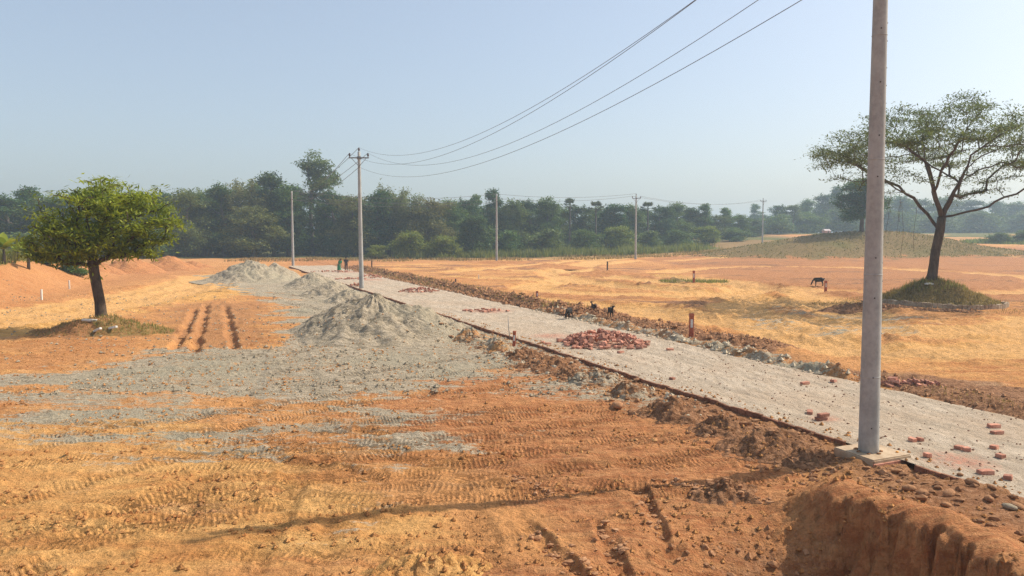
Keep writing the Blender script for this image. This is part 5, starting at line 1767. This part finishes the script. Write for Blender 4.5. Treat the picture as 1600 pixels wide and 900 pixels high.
# hazy wood on the right, farther off
for (k, px, yt, y, wp) in [('open', 1180, 317, 330, 26), ('broadA', 1196, 334, 340, 50), ('broadA', 1222, 318, 262, 44), ('open', 1240, 319, 258, 40), ('broadB', 1262, 310, 285, 40), ('broadA', 1284, 300, 300, 50),
                           ('broadD', 1308, 288, 305, 36), ('broadB', 1330, 296, 310, 50), ('broadA', 1365, 300, 320, 60), ('broadB', 1405, 304, 330, 60), ('broadA', 1440, 308, 335, 70), ('broadB', 1480, 306, 340, 70),
                           ('broadD', 1515, 310, 340, 60), ('broadA', 1550, 312, 345, 70), ('broadB', 1590, 314, 345, 70), ('broadA', 1630, 312, 345, 70), ('broadB', 1680, 314, 345, 70),
                           ('shrub', 1215, 336, 250, 60), ('shrub', 1262, 332, 270, 70), ('shrub', 1320, 328, 285, 80), ('shrub', 1395, 330, 300, 90), ('shrub', 1460, 332, 305, 90), ('shrub', 1530, 332, 310, 90), ('shrub', 1600, 332, 310, 90), ('shrub', 1670, 332, 310, 90)] + [('shrub', 1196 + 44 * k, 338 - (k % 3) * 3, 356, 80) for k in range(13)]:
    put(k, px, yt, y, wp, region='haze')
put('round', 1349, 274, 133, 82, fixed="round dark tree standing on the grass hill behind the near pole")
for (px, yt, lab) in [(1562, 364, "dark low shrub on the rise at the right edge, left one"), (1605, 360, "dark low shrub on the rise at the right edge, right one")]:
    put('shrub', px, yt, 172, 60, fixed=lab)

for (px, yt, y, wp, lab) in [(18, 391, 66, 60, "low shrub on the left bank behind the leftmost banana plant"), (70, 394, 67, 60, "low shrub on the left bank right of the banana plants"), (112, 402, 68, 46, "low shrub on the left bank hidden by the left tree's crown")]:
    put('shrub', px, yt, y, wp, fixed=lab)

# labels: say which one, counted along the row it stands in
RTXT = dict(belt='front row of the tree belt', second='rear row of the tree belt', foot='foot of the tree belt', haze='hazy wood at right')
GTXT = dict(belt='trees of the belt behind the field', second='trees of the belt behind the field', foot='undergrowth along the tree belt', haze='hazy wood on the right')
from collections import defaultdict
cnt = defaultdict(list)
for (px, kind, e, reg) in BELT:
    cnt[(reg, KTXT[kind])].append((px, e))
for (reg, txt), L in cnt.items():
    L.sort(key=lambda t: t[0])
    for i, (px, e) in enumerate(L):
        if len(L) == 1:
            e["label"] = f"the only {txt} in the {RTXT[reg]}"
        else:
            e["label"] = f"{txt}, {ordinal(i + 1)} such from left, {RTXT[reg]}"
        e["group"] = GTXT[reg]

# banana plants on the left bank
def banana(label, px, py, y, n, seed, hh):
    r = np.random.default_rng(seed)
    X, Y, Z = at_depth(px, py, y)
    zb = ground(X, Y)
    e = empty("banana_plant", (X, Y, zb - 0.05))
    tag(e, label, "banana plant", "banana plants on the left bank")
    link("stem", pymesh("stem", *tube([(0, 0, 0), (0.03, 0, hh * 0.35), (0, 0, hh * 0.55)], [0.13, 0.10, 0.05], 8)), M_BARKD, e)
    for k in range(n):
        a = k * 2.4 + r.random(); el = r.uniform(0.35, 1.35); L = hh * r.uniform(0.55, 0.85); W = 0.34
        V = []; F = []
        for j in range(7):
            t = j / 6
            rr = L * t * math.cos(el) + 0.15 * t; zz = hh * 0.5 + L * (t * math.sin(el) - 0.55 * t * t * math.cos(el))
            wd = W * math.sin(math.pi * min(1, 0.12 + 0.88 * t)) ** 0.6 * (1 if j < 6 else 0.1)
            c = Vector((rr * math.cos(a), rr * math.sin(a), zz)); sd_ = Vector((-math.sin(a), math.cos(a), 0))
            V += [c - sd_ * wd + Vector((0, 0, 0.08)), c, c + sd_ * wd + Vector((0, 0, 0.08))]
            if j:
                b = 3 * j
                F += [(b - 3, b - 2, b + 1, b), (b - 2, b - 1, b + 2, b + 1)]
        me = pymesh("leaf", V, F)
        set_attr(me, "rnd", np.full(len(F), r.random()), 'FACE')
        link("leaf", me, L_BANA, e)
banana("yellow green banana plant on the left bank nearest the tree", 44, 404, 60, 8, 1, 2.3)
banana("banana plant on the left bank at the picture's left edge", 6, 404, 58, 8, 2, 2.3)
banana("smaller banana plant between the other two on the left bank", 28, 406, 62, 6, 3, 1.5)

# ------------------------------------------------------------------ grasses (too many to count)
def band_points(n, x0, x1, ya, yb, seed):
    r = np.random.default_rng(seed)
    return x0 + (x1 - x0) * r.random(n), ya + (yb - ya) * r.random(n)
r_ = np.random.default_rng(77)
n = 16000
X = -22 + 66 * r_.random(n); ey = 138 + np.clip(X - 20, 0, 60) * 0.75
Y = ey + 14 * r_.random(n) - 1
cl = fbm(X * 0.15, Y * 0.25, 3, 150)
k = (cl > -0.1) & (r_.random(n) > 0.75 * sstep(25, 44, X))
scatter_grass("cane_grass", X[k], Y[k], 0.55 + 1.1 * np.clip(cl[k] + 0.35, 0, 1), 0.22, L_CANE, 6, None, "tall green cane-like grass along the foot of the tree belt", lambda a, b: terrain(a, b, False), 0.6)
n = 9000
X = -48 + 92 * r_.random(n); ey = 138 + np.clip(X - 20, 0, 60) * 0.75
Y = ey - 13 * r_.random(n) ** 1.4
k = fbm(X * 0.12, Y * 0.2, 3, 151) > 0.02
scatter_grass("verge_grass", X[k], Y[k], 0.42, 0.16, L_DRYG, 7, None, "low dry grass verge between the field and the trees", lambda a, b: terrain(a, b, False), 0.7)
X = np.concatenate([disk_points(5000, h[0], h[1], h[2] * 0.92, h[3] * 0.92, 420 + i)[0] for i, h in enumerate(HILLS[:2])])
Y = np.concatenate([disk_points(5000, h[0], h[1], h[2] * 0.92, h[3] * 0.92, 420 + i)[1] for i, h in enumerate(HILLS[:2])])
scatter_grass("hill_grass", X, Y, 0.20, 0.16, L_HILL, 8, None, "short grass covering the low hill on the right", lambda a, b: terrain(a, b, False), 0.8)
X, Y = disk_points(6000, HILLS[2][0], HILLS[2][1], HILLS[2][2] * 0.9, HILLS[2][3] * 0.9, 430)
scatter_grass("scrub_grass", X, Y, 0.6, 0.3, L_CANE, 9, None, "dark scrub on the rise at the far right", lambda a, b: terrain(a, b, False), 0.8)
r_ = np.random.default_rng(78)
Y = 42 + 30 * r_.random(5000); X = (-27.5 - (Y - 40) * 0.33) - 5.4 - 9 * r_.random(5000)
scatter_grass("bank_grass", X, Y, 0.75, 0.10, L_GRAS, 10, None, "rough grass on top of the left bank", lambda a, b: terrain(a, b, False), 0.7)
gx, gy = gp(1084, 441)
X, Y = disk_points(900, gx, gy, 3.2, 1.9, 440)
scatter_grass("dry_grass", X, Y, 0.22, 0.07, L_GRAS, 11, None, "small grassy patch round the slim marker post", lambda a, b: terrain(a, b, False), 0.7)
X, Y = strip_points(1500, 6, 18, 5.3, 6.6, 441)
scatter_grass("dry_grass", X, Y, 0.09, 0.02, L_DRYG, 12, None, "sparse dry grass along the right road edge near the pole", surf_arr, 0.8)
X, Y = strip_points(2200, 40, 95, 5.6, 8.2, 442)
scatter_grass("dry_grass", X, Y, 0.22, 0.07, L_DRYG, 13, None, "sparse weeds on the clod ridge right of the road", surf_arr, 0.8)

# far shed
X, Y, Z = at_depth(1291, 362, 250.0)
zb = ground(X, Y)
e = empty("shed", (X, Y, zb), 0.3)
e.scale = (0.5, 0.5, 0.6)
tag(e, "tiny pale-roofed pink shed far off below the hazy wood", "shed")
link("wall", pymesh("wall", *box(0, 0, 1.0, 4.4, 3.0, 2.0), smooth=False), M_PINK, e)
V = [Vector(v) for v in ((-2.5, -1.8, 1.95), (2.5, -1.8, 1.95), (2.5, 0, 2.8), (-2.5, 0, 2.8), (2.5, 1.8, 1.95), (-2.5, 1.8, 1.95))]
link("roof", pymesh("roof", V, [(0, 1, 2, 3), (3, 2, 4, 5), (1, 4, 2), (0, 3, 5), (0, 5, 4, 1)], False), M_ROOF, e)
link("door", pymesh("door", *box(0.5, -1.515, 0.9, 0.9, 0.05, 1.7), smooth=False), M_BARK, e)

# ------------------------------------------------------------------ animals and people (skinned skeletons)
def skin_mesh(name, verts, edges, radii, root=0, sub=2, smooth=True):
    me = bpy.data.meshes.new(name + "_skeleton")
    me.from_pydata(verts, edges, [])
    o = bpy.data.objects.new(name + "_skeleton", me)
    C.objects.link(o)
    o.modifiers.new("skin", 'SKIN')
    sv = me.skin_vertices[0].data
    for i, r in enumerate(radii):
        sv[i].radius = r if isinstance(r, tuple) else (r, r)
        sv[i].use_root = (i == root)
    md = o.modifiers.new("sub", 'SUBSURF'); md.levels = sub; md.render_levels = sub
    dg = bpy.context.evaluated_depsgraph_get()
    out = bpy.data.meshes.new_from_object(o.evaluated_get(dg))
    out.name = name
    bpy.data.objects.remove(o); bpy.data.meshes.remove(me)
    out.polygons.foreach_set("use_smooth", np.ones(len(out.polygons), bool))
    return out

def goat(label, px, py, h, rz, grazing, mat, z=0.2):
    """h: height at the withers; the goat faces +x before turning"""
    x, y = gp(px, py, z)
    y0 = y
    e = empty("goat", (x, y, surf(x, y) - 0.015), rz)
    tag(e, label, "goat", "goats on the field")
    s = h / 0.62
    v = [(-0.05, 0, .52), (-.30, 0, .55), (.18, 0, .52), (.32, 0, .58)]        # 0 mid, 1 rump, 2 chest, 3 withers/neck root
    ed = [(0, 1), (0, 2), (2, 3)]
    rd = [(.145, .175), (.125, .14), (.135, .17), (.09, .12)]
    if grazing:
        hv = [(.43, 0, .47), (.50, 0, .31), (.54, 0, .20), (.58, 0, .08)]
    else:
        hv = [(.42, 0, .72), (.48, 0, .84), (.58, 0, .83), (.68, 0, .77)]
    b = len(v); v += hv; ed += [(3, b), (b, b + 1), (b + 1, b + 2), (b + 2, b + 3)]; rd += [.062, .060, .052, .032]
    head = b + 1
    for sg in (-1, 1):                                                           # front legs
        b = len(v); v += [(.22, sg * .075, .36), (.21, sg * .075, .20), (.22, sg * .075, .05), (.245, sg * .075, .012)]
        ed += [(2, b), (b, b + 1), (b + 1, b + 2), (b + 2, b + 3)]; rd += [.05, .030, .022, .026]
    for sg in (-1, 1):                                                           # hind legs: knee forward, hock back
        b = len(v); v += [(-.25, sg * .085, .38), (-.33, sg * .085, .22), (-.31, sg * .085, .05), (-.285, sg * .085, .012)]
        ed += [(1, b), (b, b + 1), (b + 1, b + 2), (b + 2, b + 3)]; rd += [.068, .032, .022, .026]
    b = len(v); v += [(-.42, 0, .60), (-.46, 0, .67)]; ed += [(1, b), (b, b + 1)]; rd += [.035, .02]
    v = [(p[0] * s, p[1] * s, p[2] * s) for p in v]
    rd = [tuple(q * s for q in r) if isinstance(r, tuple) else r * s for r in rd]
    link("body", skin_mesh("body", v, ed, rd), mat, e)
    hx, hy, hz = v[head]
    for sg in (-1, 1):
        V, F = tube([(hx, sg * .05 * s, hz + .02 * s), (hx - .02 * s, sg * .12 * s, hz - .0 * s), (hx - .02 * s, sg * .17 * s, hz - .06 * s)], [.022 * s, .035 * s, .008 * s], 6)
        link("ear", pymesh("ear", V, F), mat, e)
        V, F = tube([(hx - .01 * s, sg * .03 * s, hz + .05 * s), (hx - .05 * s, sg * .04 * s, hz + .12 * s), (hx - .10 * s, sg * .05 * s, hz + .15 * s)], [.016 * s, .012 * s, .004 * s], 6)
        link("horn", pymesh("horn", V, F), M_HORN, e)
    return e
goat("black goat nearest the road, left one of the three on the ridge", 889, 497, 0.46, 4.2, True, M_FUR)
goat("dark goat standing farthest back of the three near the ridge", 928, 489, 0.38, 1.9, False, M_FURB)
goat("black goat on the ridge, right one of the three", 954, 497, 0.44, 4.9, False, M_FUR)
goat("lone black goat grazing on the right field beside a red marker", 1279, 446, 0.62, 2.9, True, M_FUR)

def person(label, px, py, h, rz, bend, top_mat, low_mat, skirt, z=0.2):
    x, y = gp(px, py, z)
    e = empty("person", (x, y, surf(x, y) - 0.01), rz)
    tag(e, label, "person", "workers on the road")
    s = h / 1.65
    # faces -y; hips at 0.88
    def P(t, dz):            # a point of the upper body, bent forward about the hips
        c, sn = math.cos(bend), math.sin(bend)
        return (t[0], -(dz * sn) + t[1] * c, 0.90 + dz * c + t[1] * sn)
    v = [(0, 0, .90), P((0, 0), .22), P((0, 0), .44), P((0, 0), .54), P((0, -.01), .62), P((0, -.03), .72)]
    ed = [(0, 1), (1, 2), (2, 3), (3, 4), (4, 5)]
    rd = [(.15, .11), (.13, .10), (.15, .10), .05, .085, .075]
    for sg in (-1, 1):
        b = len(v)
        v += [P((sg * .19, 0), .46), P((sg * .24, -.06), .20), P((sg * .18, -.24), .06), P((sg * .15, -.34), .05)]
        ed += [(2, b), (b, b + 1), (b + 1, b + 2), (b + 2, b + 3)]; rd += [.055, .042, .032, .035]
        for f in range(5):
            b2 = len(v)
            ox = (f - 2) * .014 * sg
            v += [P((sg * .15 + ox, -.375), .045 - .004 * abs(f - 2)), P((sg * .15 + ox * 1.25, -.41 + .012 * abs(f - 1.6)), .02)]
            ed += [(b + 3, b2), (b2, b2 + 1)]; rd += [.010, .008]
    for sg in (-1, 1):
        b = len(v)
        v += [(sg * .10, 0, .82), (sg * .11, -.02 - .05 * sg, .46), (sg * .115, .03 - .06 * sg, .08), (sg * .125, -.10 - .06 * sg, .03)]
        ed += [(0, b), (b, b + 1), (b + 1, b + 2), (b + 2, b + 3)]; rd += [.085, .058, .040, .035]
    v = [tuple(c * s for c in p) for p in v]
    rd = [tuple(q * s for q in r) if isinstance(r, tuple) else r * s for r in rd]
    link("body", skin_mesh("body", v, ed, rd), M_SKIN, e)
    # shirt: trunk and sleeves a little wider than the body
    sv = [v[0], v[1], v[2], tuple(np.array(v[2]) * 0.6 + np.array(v[3]) * 0.4)]; se = [(0, 1), (1, 2), (2, 3)]; sr = [.175 * s, .165 * s, .17 * s, .09 * s]
    for sg, b in ((-1, 6), (1, 20)):
        k = len(sv); sv += [v[b], v[b + 1]]; se += [(2, k), (k, k + 1)]; sr += [.075 * s, .062 * s]
    link("shirt", skin_mesh("shirt", sv, se, sr), top_mat, e)
    if skirt:
        V = []; F = []
        n = 18
        for j, (zz, rx, ry) in enumerate(((1.0, .15, .12), (.85, .20, .17), (.5, .21, .18), (.2, .235, .21))):
            for k in range(n):
                a = 2 * math.pi * k / n; w_ = 1 + 0.06 * math.sin(5 * a + j)
                V.append(Vector((rx * math.cos(a) * w_ * s, ry * math.sin(a) * w_ * s, zz * s)))
        for j in range(3):
            for k in range(n):
                F.append((j * n + k, (j + 1) * n + k, (j + 1) * n + (k + 1) % n, j * n + (k + 1) % n))
        link("skirt", pymesh("skirt", V, F), low_mat, e)
    else:
        tv = [v[0]]; te = []; tr_ = [.165 * s]
        for b in (34, 38):
            k = len(tv); tv += [v[b], v[b + 1], tuple(np.array(v[b + 2]) + np.array([0, 0, .06 * s]))]
            te += [(0, k), (k, k + 1), (k + 1, k + 2)]; tr_ += [.105 * s, .085 * s, .07 * s]
        link("trousers", skin_mesh("trousers", tv, te, tr_), low_mat, e)
    hp = Vector(v[4]).lerp(Vector(v[5]), 0.6)
    V, F = rock_template(5, True)
    link("hair", mesh_from("hair", V / np.linalg.norm(V, axis=1)[:, None] * np.array([.098, .105, .09]) * s + np.array(hp) + np.array([0, .025, .04]) * s, F), M_HAIR, e)
    for sg in (-1, 1):
        V, F = tube([(hp.x + sg * .033 * s, hp.y - .088 * s, hp.z - .01 * s), (hp.x + sg * .033 * s, hp.y - .098 * s, hp.z - .01 * s)], [.012 * s, .008 * s], 6)
        link("eye", pymesh("eye", V, F), M_HAIR, e)
    return e
person("person in green clothes bending forward on the far end of the road", 530, 424, 1.58, 0.9, 0.55, M_GREEN, M_GREEN, True)
person("person in dark clothes standing beside the one in green", 541, 423, 1.62, 0.2, 0.12, M_DARKC, M_BROWNC, False)

# ------------------------------------------------------------------ haze: one closed box of pale even air
m, nt_, out = newmat("haze")
pv = nt_.nodes.new("ShaderNodeVolumePrincipled")
pv.inputs["Color"].default_value = (0.62, 0.82, 1.0, 1)
pv.inputs["Density"].default_value = 0.00082
pv.inputs["Anisotropy"].default_value = 0.3
nt_.links.new(pv.outputs[0], out.inputs["Volume"])
V, F = box(0, 0, 16.5, 1900, 1900, 39)
hz = link("haze", pymesh("haze", V, F, False), m)
hz["kind"] = "stuff"
hz["label"] = "thin pale haze over the whole site"
hz["category"] = "haze"
